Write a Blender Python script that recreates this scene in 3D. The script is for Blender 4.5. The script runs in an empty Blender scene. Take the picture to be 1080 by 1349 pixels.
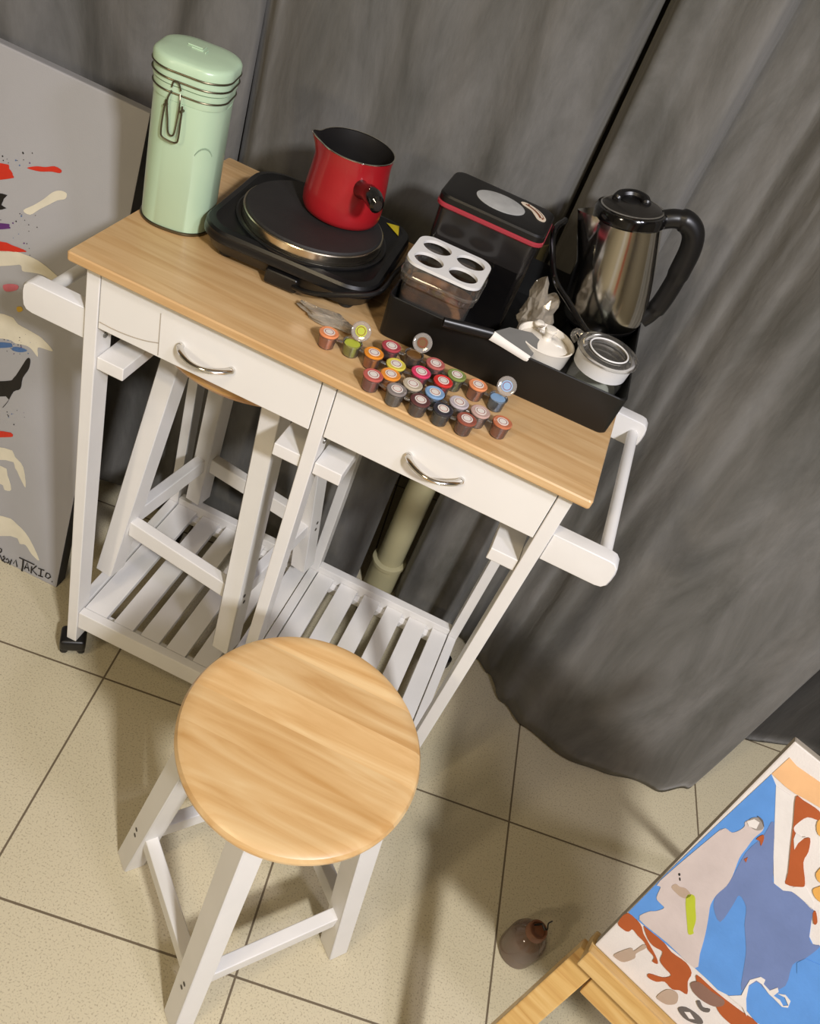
import bpy, bmesh, math, random
from mathutils import Vector, Matrix
random.seed(7)
C = bpy.context.scene.collection
scene = bpy.context.scene
PI = math.pi

# ------------------------------------------------------------------ camera
CAM = Vector((0.52946, -0.82747, 1.44034))
def _rot(yaw, pitch, roll):
    return (Matrix.Rotation(yaw, 3, 'Z') @ Matrix.Rotation(pitch, 3, 'X') @ Matrix.Rotation(roll, 3, 'Z'))
CR = _rot(0.0514062, 0.8425546, 0.4169475)
FPX = 1113.39
cd = bpy.data.cameras.new('camera'); cam = bpy.data.objects.new('camera', cd); C.objects.link(cam)
cd.sensor_fit = 'VERTICAL'; cd.sensor_height = 24; cd.lens = FPX / 1349 * 24
cd.clip_start = 0.02
cam.matrix_world = Matrix.Translation(CAM) @ CR.to_4x4()
scene.camera = cam

# ------------------------------------------------------------------ world, lamps, exposure
w = bpy.data.worlds.new('world'); scene.world = w; w.use_nodes = True
w.node_tree.nodes['Background'].inputs[0].default_value = (0.55, 0.50, 0.40, 1)
w.node_tree.nodes['Background'].inputs[1].default_value = 0.10
def area(name, loc, target, size, power, col):
    l = bpy.data.lights.new(name, 'AREA'); l.shape = 'RECTANGLE'; l.size = size[0]; l.size_y = size[1]
    l.energy = power; l.color = col
    o = bpy.data.objects.new(name, l); C.objects.link(o); o.location = loc
    o.rotation_euler = (Vector(target) - Vector(loc)).to_track_quat('-Z', 'Y').to_euler()
    return o
area('ceiling_lamp', (1.74, -1.82, 2.60), (0.6, 0.1, 0.4), (0.20, 0.20), 80, (0.98, 0.97, 1.0))
area('side_lamp', (1.85, -1.10, 2.50), (0.4, 0.0, 0.4), (0.20, 0.20), 16, (0.84, 0.82, 1.0))
area('warm_lamp', (0.05, -1.30, 2.60), (0.4, 0.1, 0.4), (0.35, 0.35), 8, (1.0, 0.80, 0.50))
area('entry_lamp', (-0.60, -2.1, 1.85), (0.4, 0.2, 0.8), (0.16, 0.16), 13, (1.0, 0.84, 0.62))
scene.view_settings.view_transform = 'Standard'
scene.view_settings.look = 'None'
scene.view_settings.exposure = -0.10
scene.view_settings.gamma = 1.0
scene.view_settings.use_curve_mapping = False

# ------------------------------------------------------------------ measuring helpers (photo pixel -> point on a real plane)
def ray(px):
    return CR @ Vector(((px[0] - 540) / FPX, -(px[1] - 674.5) / FPX, -1.0))
def on_plane(px, p0, n):
    d = ray(px); n = Vector(n); t = (Vector(p0) - CAM).dot(n) / d.dot(n)
    return CAM + d * t
def onz(px, z): return on_plane(px, (0, 0, z), (0, 0, 1))
def ony(px, y): return on_plane(px, (0, y, 0), (0, 1, 0))

# ------------------------------------------------------------------ materials
def srgb(h):
    h = h.lstrip('#'); r = []
    for i in (0, 2, 4):
        c = int(h[i:i + 2], 16) / 255
        r.append(c / 12.92 if c <= 0.04045 else ((c + 0.055) / 1.055) ** 2.4)
    return (*r, 1)
def new_mat(name):
    m = bpy.data.materials.new(name); m.use_nodes = True
    return m, m.node_tree, m.node_tree.nodes['Principled BSDF']
def mat(name, col, rough=0.5, metal=0.0, var=0.06, scale=12, bump=0.0, bscale=60, coat=0.0, emit=None, trans=0.0, alpha=None, spec=None):
    m, t, b = new_mat(name); N, L = t.nodes, t.links
    c = srgb(col) if isinstance(col, str) else col
    tc = N.new('ShaderNodeTexCoord'); nz = N.new('ShaderNodeTexNoise'); nz.inputs['Scale'].default_value = scale; nz.inputs['Detail'].default_value = 4
    L.new(tc.outputs['Object'], nz.inputs['Vector'])
    rp = N.new('ShaderNodeValToRGB'); rp.color_ramp.elements[0].position = 0.3; rp.color_ramp.elements[1].position = 0.7
    rp.color_ramp.elements[0].color = (*[x * (1 - var) for x in c[:3]], 1); rp.color_ramp.elements[1].color = (*[min(1, x * (1 + var)) for x in c[:3]], 1)
    L.new(nz.outputs['Fac'], rp.inputs['Fac']); L.new(rp.outputs['Color'], b.inputs['Base Color'])
    b.inputs['Roughness'].default_value = rough; b.inputs['Metallic'].default_value = metal
    if spec is not None: b.inputs['Specular IOR Level'].default_value = spec
    if coat: b.inputs['Coat Weight'].default_value = coat; b.inputs['Coat Roughness'].default_value = 0.1
    if trans: b.inputs['Transmission Weight'].default_value = trans; b.inputs['IOR'].default_value = 1.45
    if alpha is not None: b.inputs['Alpha'].default_value = alpha
    if bump:
        n2 = N.new('ShaderNodeTexNoise'); n2.inputs['Scale'].default_value = bscale; n2.inputs['Detail'].default_value = 3
        L.new(tc.outputs['Object'], n2.inputs['Vector'])
        bp = N.new('ShaderNodeBump'); bp.inputs['Strength'].default_value = bump; bp.inputs['Distance'].default_value = 0.002
        L.new(n2.outputs['Fac'], bp.inputs['Height']); L.new(bp.outputs['Normal'], b.inputs['Normal'])
    return m
def clear_mat(name, tint=(0.95, 0.95, 0.95, 1), gloss=0.12, haze=0.0, hazecol='#c8c4bc'):
    m = bpy.data.materials.new(name); m.use_nodes = True; t = m.node_tree; N, L = t.nodes, t.links; N.clear()
    out = N.new('ShaderNodeOutputMaterial'); tr = N.new('ShaderNodeBsdfTransparent'); tr.inputs[0].default_value = tint
    gl = N.new('ShaderNodeBsdfGlossy'); gl.inputs['Roughness'].default_value = 0.06
    fr = N.new('ShaderNodeFresnel'); fr.inputs[0].default_value = 1.45
    ad = N.new('ShaderNodeMath'); ad.operation = 'ADD'; ad.inputs[1].default_value = gloss; ad.use_clamp = True
    L.new(fr.outputs[0], ad.inputs[0])
    mx = N.new('ShaderNodeMixShader'); L.new(ad.outputs[0], mx.inputs[0]); L.new(tr.outputs[0], mx.inputs[1]); L.new(gl.outputs[0], mx.inputs[2])
    last = mx
    if haze:
        df = N.new('ShaderNodeBsdfDiffuse'); df.inputs[0].default_value = srgb(hazecol)
        m2 = N.new('ShaderNodeMixShader'); m2.inputs[0].default_value = haze
        L.new(mx.outputs[0], m2.inputs[1]); L.new(df.outputs[0], m2.inputs[2]); last = m2
    L.new(last.outputs[0], out.inputs[0]); return m
def wood_mat(name, c1, c2, c3, angle=0.0, rough=0.38, lam=0.045, coat=0.15, stretch=14.0):
    """boards glued side by side, grain along local x turned by angle"""
    m, t, b = new_mat(name); N, L = t.nodes, t.links
    tc = N.new('ShaderNodeTexCoord'); rt = N.new('ShaderNodeMapping'); rt.inputs['Rotation'].default_value = (0, 0, angle)
    L.new(tc.outputs['Object'], rt.inputs['Vector'])
    sp = N.new('ShaderNodeSeparateXYZ'); L.new(rt.outputs[0], sp.inputs[0])
    dv = N.new('ShaderNodeMath'); dv.operation = 'DIVIDE'; dv.inputs[1].default_value = lam; L.new(sp.outputs['Y'], dv.inputs[0])
    fl = N.new('ShaderNodeMath'); fl.operation = 'FLOOR'; L.new(dv.outputs[0], fl.inputs[0])
    wn = N.new('ShaderNodeTexWhiteNoise'); wn.noise_dimensions = '1D'; L.new(fl.outputs[0], wn.inputs['W'])
    mp = N.new('ShaderNodeMapping'); mp.inputs['Scale'].default_value = (5, 5 * stretch, 5 * stretch)
    L.new(rt.outputs[0], mp.inputs['Vector'])
    ad = N.new('ShaderNodeVectorMath'); ad.operation = 'ADD'; L.new(mp.outputs[0], ad.inputs[0])
    sc = N.new('ShaderNodeVectorMath'); sc.operation = 'SCALE'; sc.inputs['Scale'].default_value = 9.0
    L.new(wn.outputs['Color'], sc.inputs[0]); L.new(sc.outputs[0], ad.inputs[1])
    n1 = N.new('ShaderNodeTexNoise'); n1.inputs['Scale'].default_value = 1.0; n1.inputs['Detail'].default_value = 6; n1.inputs['Distortion'].default_value = 0.8
    L.new(ad.outputs[0], n1.inputs['Vector'])
    rp = N.new('ShaderNodeValToRGB'); e = rp.color_ramp.elements
    e[0].position = 0.30; e[0].color = srgb(c1); e[1].position = 0.72; e[1].color = srgb(c3)
    mid = e.new(0.5); mid.color = srgb(c2); L.new(n1.outputs['Fac'], rp.inputs['Fac'])
    hs = N.new('ShaderNodeHueSaturation'); mr = N.new('ShaderNodeMapRange'); mr.inputs['To Min'].default_value = 0.88; mr.inputs['To Max'].default_value = 1.08
    L.new(wn.outputs['Value'], mr.inputs['Value']); L.new(mr.outputs[0], hs.inputs['Value']); L.new(rp.outputs['Color'], hs.inputs['Color'])
    L.new(hs.outputs[0], b.inputs['Base Color'])
    b.inputs['Roughness'].default_value = rough; b.inputs['Coat Weight'].default_value = coat; b.inputs['Coat Roughness'].default_value = 0.2
    return m

M = {}
M['white'] = mat('white paint on wood', '#e2e0dc', 0.42, var=0.03)
M['white_front'] = mat('white drawer laminate', '#e3e1dc', 0.4, var=0.03, scale=7)
M['top'] = wood_mat('beech table top', '#bd9562', '#cba675', '#d6b586', 0.0, 0.36)
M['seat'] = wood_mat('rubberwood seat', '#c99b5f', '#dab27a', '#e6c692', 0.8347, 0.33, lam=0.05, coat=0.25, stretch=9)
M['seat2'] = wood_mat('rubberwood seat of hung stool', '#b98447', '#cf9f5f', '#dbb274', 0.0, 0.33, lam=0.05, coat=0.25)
M['easel'] = wood_mat('varnished pine', '#bb8e4e', '#cfa866', '#dcbb80', 0.0, 0.35, lam=0.2, coat=0.3)
M['black_plastic'] = mat('black plastic', '#0e0d0d', 0.36, var=0.1)
M['black_gloss'] = mat('glossy black plastic', '#0c0b0b', 0.12, var=0.1, coat=0.5)
M['tray'] = mat('black tray plastic', '#090908', 0.5, var=0.25, scale=30)
M['rubber'] = mat('black rubber', '#1a1a19', 0.6)
M['cast_iron'] = mat('cast iron hob', '#211f1e', 0.62, var=0.15, scale=25, bump=0.15, bscale=200)
M['enamel_black'] = mat('black enamel', '#0f0f10', 0.32, var=0.1)
M['chrome'] = mat('chrome', '#d8d6d2', 0.12, metal=1.0, var=0.02)
M['steel'] = mat('polished steel', '#e2ded4', 0.15, metal=1.0, var=0.02)
M['lid_dark'] = mat('dark metallic lid', '#4a4743', 0.2, metal=0.8, var=0.05)
M['steel_ring'] = mat('brushed steel ring', '#d9cfba', 0.22, metal=1.0, var=0.05)
M['wire'] = mat('aged wire', '#6d6653', 0.35, metal=0.9, var=0.15)
M['mint'] = mat('mint enamel', '#b3ccad', 0.32, var=0.02, coat=0.3)
M['mint_print'] = mat('grey print', '#8fa58c', 0.5)
M['red'] = mat('red enamel', '#9c1a20', 0.33, var=0.08, coat=0.4)
M['pot_inside'] = mat('dark non-stick coating', '#1d1b1a', 0.4, var=0.2)
M['red_band'] = mat('red plastic band', '#97303a', 0.3, var=0.06)
M['window'] = mat('silvery window', '#a9a9a6', 0.25, var=0.12, scale=40)
M['sticker'] = mat('cream sticker', '#d8c9b4', 0.5, var=0.08)
M['sticker_print'] = mat('brown sticker print', '#7c4a30', 0.5)
M['ceramic'] = mat('white ceramic', '#e4ddd0', 0.2, var=0.02, coat=0.4)
M['white_plastic'] = mat('white plastic', '#dddcd9', 0.35, var=0.02)
M['coffee'] = mat('ground coffee', '#86592f', 0.9, var=0.35, scale=60, bump=0.3, bscale=300)
M['sugar'] = mat('pale grains', '#b9b7ac', 0.7, var=0.1, scale=80)
M['clear'] = clear_mat('clear plastic', (0.95, 0.94, 0.92, 1), 0.05, 0.07)
M['glass'] = clear_mat('clear glass', (0.92, 0.95, 0.92, 1), 0.06, 0.03)
M['film'] = clear_mat('crumpled film', (0.95, 0.93, 0.9, 1), 0.06, 0.30, '#d8ccb8')
M['smoke'] = mat('smoked plastic', '#0e0d0d', 0.15, var=0.1, coat=0.4)
M['smoke_win'] = mat('smoked upper wall', '#1f1d1c', 0.18, var=0.15, scale=30)
M['yellow'] = mat('yellow warning label', '#c9b420', 0.5)
M['hole'] = mat('dark screw recess', '#4a443c', 0.6)
M['screw'] = mat('grey screw cap', '#8b8a86', 0.35, metal=0.8)
M['pipe'] = mat('olive painted pipe', '#a9a27e', 0.45, var=0.05)
M['spat_grey'] = mat('grey silicone', '#6d6c68', 0.5)
M['spat_white'] = mat('white silicone', '#e2ded6', 0.45)
M['canvas_grey'] = mat('grey painted canvas', '#a5a4a5', 0.65, var=0.04, scale=6, bump=0.12, bscale=500)
M['canvas_side'] = mat('dark canvas edge', '#333333', 0.7, var=0.2)
M['canvas_white'] = mat('primed canvas', '#cfc8c0', 0.65, var=0.04, scale=30, bump=0.15, bscale=500)
M['canvas_raw'] = mat('greyish canvas edge', '#a79d8c', 0.75, var=0.15)
M['easel_dark'] = mat('dark seam', '#3a2a18', 0.7)
def paint(name, col, rough=0.45): M[name] = mat('paint ' + name, col, rough, var=0.07, scale=25, bump=0.15, bscale=150)
for nm, cl in dict(p_red='#c8321f', p_cream='#d9d2bd', p_black='#1a1716', p_purple='#5c2f6e', p_pink='#d0717c', p_blue='#4a6a98', p_yellow='#d0a93a', p_white='#e4ddd4',
                   q_sky='#5488c6', q_peri='#65769f', q_beige='#bcafa9', q_rust='#a04f24', q_peach='#d6a877', q_brown='#7d5e50', q_tan='#a8937f', q_green='#a8b02c',
                   q_ochre='#cf9a4c', q_grey='#5d5752', q_white='#d2ccc5', q_rock='#8c847c').items(): paint(nm, cl)

# floor: square tiles with a fine speckle
def floor_mat():
    m, t, b = new_mat('speckled floor tile'); N, L = t.nodes, t.links
    tc = N.new('ShaderNodeTexCoord'); mp = N.new('ShaderNodeMapping'); mp.vector_type = 'TEXTURE'
    mp.inputs['Location'].default_value = (0.088, -0.0105, 0); mp.inputs['Rotation'].default_value = (0, 0, 0.1362)
    L.new(tc.outputs['Object'], mp.inputs['Vector'])
    br = N.new('ShaderNodeTexBrick'); br.offset = 0.0; br.squash = 1.0
    br.inputs['Scale'].default_value = 1.0; br.inputs['Brick Width'].default_value = 0.41; br.inputs['Row Height'].default_value = 0.41
    br.inputs['Mortar Size'].default_value = 0.0020; br.inputs['Mortar Smooth'].default_value = 0.2
    L.new(mp.outputs[0], br.inputs['Vector'])
    n1 = N.new('ShaderNodeTexNoise'); n1.inputs['Scale'].default_value = 340; n1.inputs['Detail'].default_value = 2
    n2 = N.new('ShaderNodeTexNoise'); n2.inputs['Scale'].default_value = 5; n2.inputs['Detail'].default_value = 4
    L.new(tc.outputs['Object'], n1.inputs['Vector']); L.new(tc.outputs['Object'], n2.inputs['Vector'])
    r1 = N.new('ShaderNodeValToRGB'); e = r1.color_ramp.elements
    e[0].position = 0.30; e[0].color = srgb('#aca087'); e[1].position = 0.46; e[1].color = srgb('#d0c6a9')
    L.new(n1.outputs['Fac'], r1.inputs['Fac'])
    mx = N.new('ShaderNodeMixRGB'); mx.blend_type = 'MULTIPLY'; mx.inputs['Fac'].default_value = 1
    r2 = N.new('ShaderNodeValToRGB'); r2.color_ramp.elements[0].color = (0.92, 0.91, 0.88, 1); r2.color_ramp.elements[1].color = (1, 1, 1, 1)
    L.new(n2.outputs['Fac'], r2.inputs['Fac']); L.new(r1.outputs['Color'], mx.inputs[1]); L.new(r2.outputs['Color'], mx.inputs[2])
    L.new(mx.outputs[0], br.inputs['Color1']); L.new(mx.outputs[0], br.inputs['Color2']); br.inputs['Mortar'].default_value = srgb('#6d604c')
    L.new(br.outputs['Color'], b.inputs['Base Color']); b.inputs['Roughness'].default_value = 0.5
    bp = N.new('ShaderNodeBump'); bp.inputs['Strength'].default_value = 0.3; bp.inputs['Distance'].default_value = 0.002; bp.invert = True
    L.new(br.outputs['Fac'], bp.inputs['Height']); L.new(bp.outputs['Normal'], b.inputs['Normal'])
    return m
def curtain_mat(name, c1, c2):
    m, t, b = new_mat(name); N, L = t.nodes, t.links
    tc = N.new('ShaderNodeTexCoord'); mp = N.new('ShaderNodeMapping'); mp.inputs['Scale'].default_value = (7, 7, 2.2)
    L.new(tc.outputs['Object'], mp.inputs['Vector'])
    n1 = N.new('ShaderNodeTexNoise'); n1.inputs['Scale'].default_value = 1.2; n1.inputs['Detail'].default_value = 8; n1.inputs['Roughness'].default_value = 0.65; n1.inputs['Distortion'].default_value = 0.6
    L.new(mp.outputs[0], n1.inputs['Vector'])
    rp = N.new('ShaderNodeValToRGB'); e = rp.color_ramp.elements; e[0].position = 0.32; e[0].color = srgb(c1); e[1].position = 0.68; e[1].color = srgb(c2)
    L.new(n1.outputs['Fac'], rp.inputs['Fac']); L.new(rp.outputs['Color'], b.inputs['Base Color'])
    b.inputs['Roughness'].default_value = 0.85; b.inputs['Specular IOR Level'].default_value = 0.15
    b.inputs['Sheen Weight'].default_value = 0.25; b.inputs['Sheen Roughness'].default_value = 0.5; b.inputs['Sheen Tint'].default_value = (0.6, 0.58, 0.55, 1)
    n2 = N.new('ShaderNodeTexNoise'); n2.inputs['Scale'].default_value = 3.5; n2.inputs['Detail'].default_value = 5
    m2 = N.new('ShaderNodeMapping'); m2.inputs['Scale'].default_value = (5, 5, 1.5); m2.inputs['Rotation'].default_value = (0, 0.25, 0)
    L.new(tc.outputs['Object'], m2.inputs['Vector']); L.new(m2.outputs[0], n2.inputs['Vector'])
    bp = N.new('ShaderNodeBump'); bp.inputs['Strength'].default_value = 0.5; bp.inputs['Distance'].default_value = 0.012
    L.new(n2.outputs['Fac'], bp.inputs['Height']); L.new(bp.outputs['Normal'], b.inputs['Normal'])
    return m
M['floor'] = floor_mat()
M['curtain'] = curtain_mat('grey velvet', '#51504b', '#767470')
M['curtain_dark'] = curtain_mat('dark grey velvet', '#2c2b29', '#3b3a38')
M['wall'] = mat('dim wall', '#5a564e', 0.8)

# ------------------------------------------------------------------ mesh helpers
def obj(name, bm, m, parent=None, smooth=False, loc=None, angle=35):
    me = bpy.data.meshes.new(name)
    bmesh.ops.recalc_face_normals(bm, faces=bm.faces[:]) if not getattr(bm, '_keep', False) else None
    bm.to_mesh(me); bm.free()
    for mm in (m if isinstance(m, (list, tuple)) else [m]): me.materials.append(mm)
    if smooth:
        for p in me.polygons: p.use_smooth = True
        try: me.set_sharp_from_angle(angle=math.radians(angle))
        except Exception: pass
    o = bpy.data.objects.new(name, me); C.objects.link(o)
    if not smooth and (m is M['white'] or m is M['white_front'] or (isinstance(m, list) and m[0] is M['white'])):
        for p in me.polygons: p.use_smooth = True
        wn_ = o.modifiers.new('edge shading', 'WEIGHTED_NORMAL'); wn_.weight = 100
    if parent: o.parent = parent
    if loc: o.location = loc
    return o
def thing(name, label, cat, loc=(0, 0, 0), rotz=0.0, group=None, rot=None):
    o = bpy.data.objects.new(name, None); C.objects.link(o); o.empty_display_size = 0.05
    o.location = loc; o.rotation_euler = rot if rot else (0, 0, rotz)
    o['label'] = label; o['category'] = cat
    if group: o['group'] = group
    return o
def tag(o, label, cat, group=None):
    o['label'] = label; o['category'] = cat
    if group: o['group'] = group
    return o
def B(): return bmesh.new()
def box(bm, x0, x1, y0, y1, z0, z1, bev=0.002, seg=2, mi=0, mtx=None):
    t = bmesh.new()
    bmesh.ops.create_cube(t, size=1)
    for v in t.verts:
        v.co = Vector(((x0 + x1) / 2 + v.co.x * (x1 - x0), (y0 + y1) / 2 + v.co.y * (y1 - y0), (z0 + z1) / 2 + v.co.z * (z1 - z0)))
    if bev: bmesh.ops.bevel(t, geom=t.edges[:], offset=bev, segments=seg, affect='EDGES', profile=0.6)
    merge(bm, t, mi, mtx)
def merge(bm, t, mi=0, mtx=None):
    if mtx is not None: bmesh.ops.transform(t, matrix=mtx, verts=t.verts[:])
    mp = {}
    for v in t.verts: mp[v] = bm.verts.new(v.co)
    for f in t.faces:
        try:
            nf = bm.faces.new([mp[v] for v in f.verts]); nf.material_index = mi
        except ValueError: pass
    t.free()
def lathe(bm, prof, n=40, ctr=(0, 0, 0), mi=0, shape=None, mtx=None, cap=(True, True)):
    """prof: list of (r, z); shape(angle) -> radius factor"""
    t = bmesh.new(); rows = []
    for r, z in prof:
        if r < 1e-6: rows.append([t.verts.new((0, 0, z))]); continue
        row = []
        for i in range(n):
            a = 2 * PI * i / n; k = shape(a) if shape else 1.0
            row.append(t.verts.new((r * k * math.cos(a), r * k * math.sin(a), z)))
        rows.append(row)
    for a, b in zip(rows, rows[1:]):
        if len(a) == 1 and len(b) == 1: continue
        for i in range(n):
            j = (i + 1) % n
            if len(a) == 1: t.faces.new((a[0], b[i], b[j]))
            elif len(b) == 1: t.faces.new((a[i], b[0], a[j]))
            else: t.faces.new((a[i], b[i], b[j], a[j]))
    if cap[0] and len(rows[0]) > 1: t.faces.new(rows[0])
    if cap[1] and len(rows[-1]) > 1: t.faces.new(rows[-1])
    m = Matrix.Translation(ctr) if mtx is None else mtx @ Matrix.Translation(ctr)
    merge(bm, t, mi, m)
def catmull(pts, k=6, closed=False):
    P = [Vector(p) for p in pts]; n = len(P); out = []
    rng = range(n if closed else n - 1)
    for i in rng:
        p0 = P[(i - 1) % n] if closed or i > 0 else P[0]; p1 = P[i]; p2 = P[(i + 1) % n]; p3 = P[(i + 2) % n] if closed or i + 2 < n else P[-1]
        for j in range(k):
            u = j / k
            out.append(0.5 * ((2 * p1) + (p2 - p0) * u + (2 * p0 - 5 * p1 + 4 * p2 - p3) * u * u + (3 * p1 - p0 - 3 * p2 + p3) * u ** 3))
    if not closed: out.append(P[-1])
    return out
def tube(bm, pts, r, n=10, closed=False, sx=1.0, up=None, mi=0):
    pts = [Vector(p) for p in pts]; N_ = len(pts); rows = []
    prev = None
    for i, p in enumerate(pts):
        if closed: d = pts[(i + 1) % N_] - pts[i - 1]
        else: d = pts[min(i + 1, N_ - 1)] - pts[max(i - 1, 0)]
        d.normalize()
        if prev is None:
            u = Vector(up) if up else (Vector((0, 0, 1)) if abs(d.z) < 0.9 else Vector((1, 0, 0)))
        else: u = prev
        a = (u - d * u.dot(d)).normalized(); b = d.cross(a); prev = a
        rr = r[i] if isinstance(r, (list, tuple)) else r
        rows.append([bm.verts.new(p + a * rr * math.cos(2 * PI * k / n) + b * rr * sx * math.sin(2 * PI * k / n)) for k in range(n)])
    pairs = list(zip(rows, rows[1:])) + ([(rows[-1], rows[0])] if closed else [])
    for a, b in pairs:
        for k in range(n):
            f = bm.faces.new((a[k], a[(k + 1) % n], b[(k + 1) % n], b[k])); f.material_index = mi
    if not closed:
        f = bm.faces.new(rows[0][::-1]); f.material_index = mi; f = bm.faces.new(rows[-1]); f.material_index = mi
def bar(bm, p, q, wx, wy, xdir, bev=0.002, mi=0):
    """straight bar from p to q: wx along xdir, wy across"""
    p, q = Vector(p), Vector(q); d = q - p; L_ = d.length; d.normalize()
    x = Vector(xdir); x = (x - d * x.dot(d)).normalized(); y = d.cross(x)
    m = Matrix((x, y, d)).transposed().to_4x4(); m.translation = p
    box(bm, -wx / 2, wx / 2, -wy / 2, wy / 2, 0, L_, bev, 2, mi, m)
def rrect(hx, hy, r, k=6):
    pts = []
    for cx, cy, a0 in ((hx - r, hy - r, 0), (-hx + r, hy - r, PI / 2), (-hx + r, -hy + r, PI), (hx - r, -hy + r, 3 * PI / 2)):
        for i in range(k + 1):
            a = a0 + PI / 2 * i / k; pts.append((cx + r * math.cos(a), cy + r * math.sin(a)))
    return pts
def stack(bm, sections, mi=0, cap=(True, True), mtx=None):
    """sections: list of (list of (x,y), z) with equal counts"""
    t = bmesh.new(); rows = [[t.verts.new((x, y, z)) for x, y in pts] for pts, z in sections]
    n = len(rows[0])
    for a, b in zip(rows, rows[1:]):
        for i in range(n):
            j = (i + 1) % n; t.faces.new((a[i], a[j], b[j], b[i]))
    if cap[0]: t.faces.new(rows[0][::-1])
    if cap[1]: t.faces.new(rows[-1])
    merge(bm, t, mi, mtx)
def plate(outer, holes, z0, z1):
    """flat plate with holes, filled by a 2D curve"""
    cu = bpy.data.curves.new('plate', 'CURVE'); cu.dimensions = '2D'; cu.fill_mode = 'BOTH'; cu.extrude = (z1 - z0) / 2
    for pts in [outer] + holes:
        s = cu.splines.new('POLY'); s.points.add(len(pts) - 1); s.use_cyclic_u = True
        for k, (x, y) in enumerate(pts): s.points[k].co = (x, y, 0, 1)
    o = bpy.data.objects.new('plate', cu); C.objects.link(o)
    dg = bpy.context.evaluated_depsgraph_get(); me = bpy.data.meshes.new_from_object(o.evaluated_get(dg))
    bm = bmesh.new(); bm.from_mesh(me); bpy.data.objects.remove(o); bpy.data.curves.remove(cu); bpy.data.meshes.remove(me)
    bmesh.ops.translate(bm, verts=bm.verts[:], vec=(0, 0, (z0 + z1) / 2)); return bm
def poly_patch(bm, pts, lift, mi):
    """flat irregular paint patch: polygon triangulated on its plane, with a little body"""
    n = lift.normalized(); vs = [bm.verts.new(p + lift) for p in pts]
    try:
        f = bm.faces.new(vs); f.material_index = mi; f.normal_update()
        base = [bm.verts.new(p + lift * 0.1) for p in pts]
        for i in range(len(vs)):
            j = (i + 1) % len(vs); g = bm.faces.new((vs[i], base[i], base[j], vs[j])); g.material_index = mi
        bmesh.ops.triangulate(bm, faces=[f], ngon_method='EAR_CLIP')
    except ValueError: pass
def ribbon(bm, pts, width, lift, nrm, mi):
    P = [Vector(p) for p in pts]; n = Vector(nrm).normalized(); a_, b_ = [], []
    for i, p in enumerate(P):
        d = (P[min(i + 1, len(P) - 1)] - P[max(i - 1, 0)]).normalized(); s = n.cross(d).normalized()
        a_.append(bm.verts.new(p + s * width / 2 + n * lift)); b_.append(bm.verts.new(p - s * width / 2 + n * lift))
    for i in range(len(P) - 1):
        f = bm.faces.new((a_[i], a_[i + 1], b_[i + 1], b_[i])); f.material_index = mi
def copy_tree(o, parent=None):
    c = o.copy(); C.objects.link(c)
    if parent: c.parent = parent
    for ch in list(o.children): copy_tree(ch, c)
    return c

# ------------------------------------------------------------------ setting
bm = B(); box(bm, -2.6, 3.2, -3.2, 1.0, -0.06, 0, 0)
o = obj('floor', bm, M['floor']); o['kind'] = 'structure'
bm = B(); box(bm, -2.6, 3.2, 1.0, 1.1, -0.06, 2.8, 0)
o = obj('wall_back', bm, M['wall']); o['kind'] = 'structure'
M['room_wall'] = mat('beige painted wall', '#6d6450', 0.8, var=0.05, scale=2)
M['front_wall'] = mat('cream front wall', '#d9cdb0', 0.8, var=0.04, scale=2)
M['room_ceiling'] = mat('white ceiling', '#8d877a', 0.8, var=0.03, scale=2)
for nm, d in (('wall_front', (-2.6, 3.2, -3.3, -3.2, -0.06, 2.8)), ('wall_left', (-2.7, -2.6, -3.3, 1.1, -0.06, 2.8)), ('wall_right', (3.2, 3.3, -3.3, 1.1, -0.06, 2.8)), ('ceiling', (-2.7, 3.3, -3.3, 1.1, 2.8, 2.9))):
    bm = B(); box(bm, *d, 0); o = obj(nm, bm, M['room_ceiling' if nm == 'ceiling' else 'front_wall' if nm == 'wall_front' else 'room_wall']); o['kind'] = 'structure'
M['reflector'] = mat('white door paint', '#e9e6df', 0.45)
M['orange'] = mat('orange door paint', '#c8581c', 0.5)
bm = B(); box(bm, 0.75, 1.15, -3.195, -3.15, 0, 2.1, 0.004); o = obj('reflector_1', bm, M['reflector']); o['kind'] = 'structure'  # added white panel behind the camera, gives the kettle a pale streak
bm = B(); box(bm, 1.75, 2.15, -3.195, -3.15, 0, 2.1, 0.004); o = obj('reflector_2', bm, M['orange']); o['kind'] = 'structure'  # added orange panel out of view, only for the kettle to reflect
# drain pipe seen between the curtains
bm = B()
lathe(bm, [(0.030, 0.0), (0.030, 0.9)], 28)
o = obj('trim_1', bm, M['pipe'], None, True); o.location = (0.462, 0.505, 0); o['kind'] = 'structure'
bm = B(); lathe(bm, [(0.031, 0.0), (0.036, 0.004), (0.036, 0.085), (0.039, 0.089), (0.039, 0.098), (0.031, 0.102)], 28)
obj('collar', bm, M['pipe'], o, True)

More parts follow.
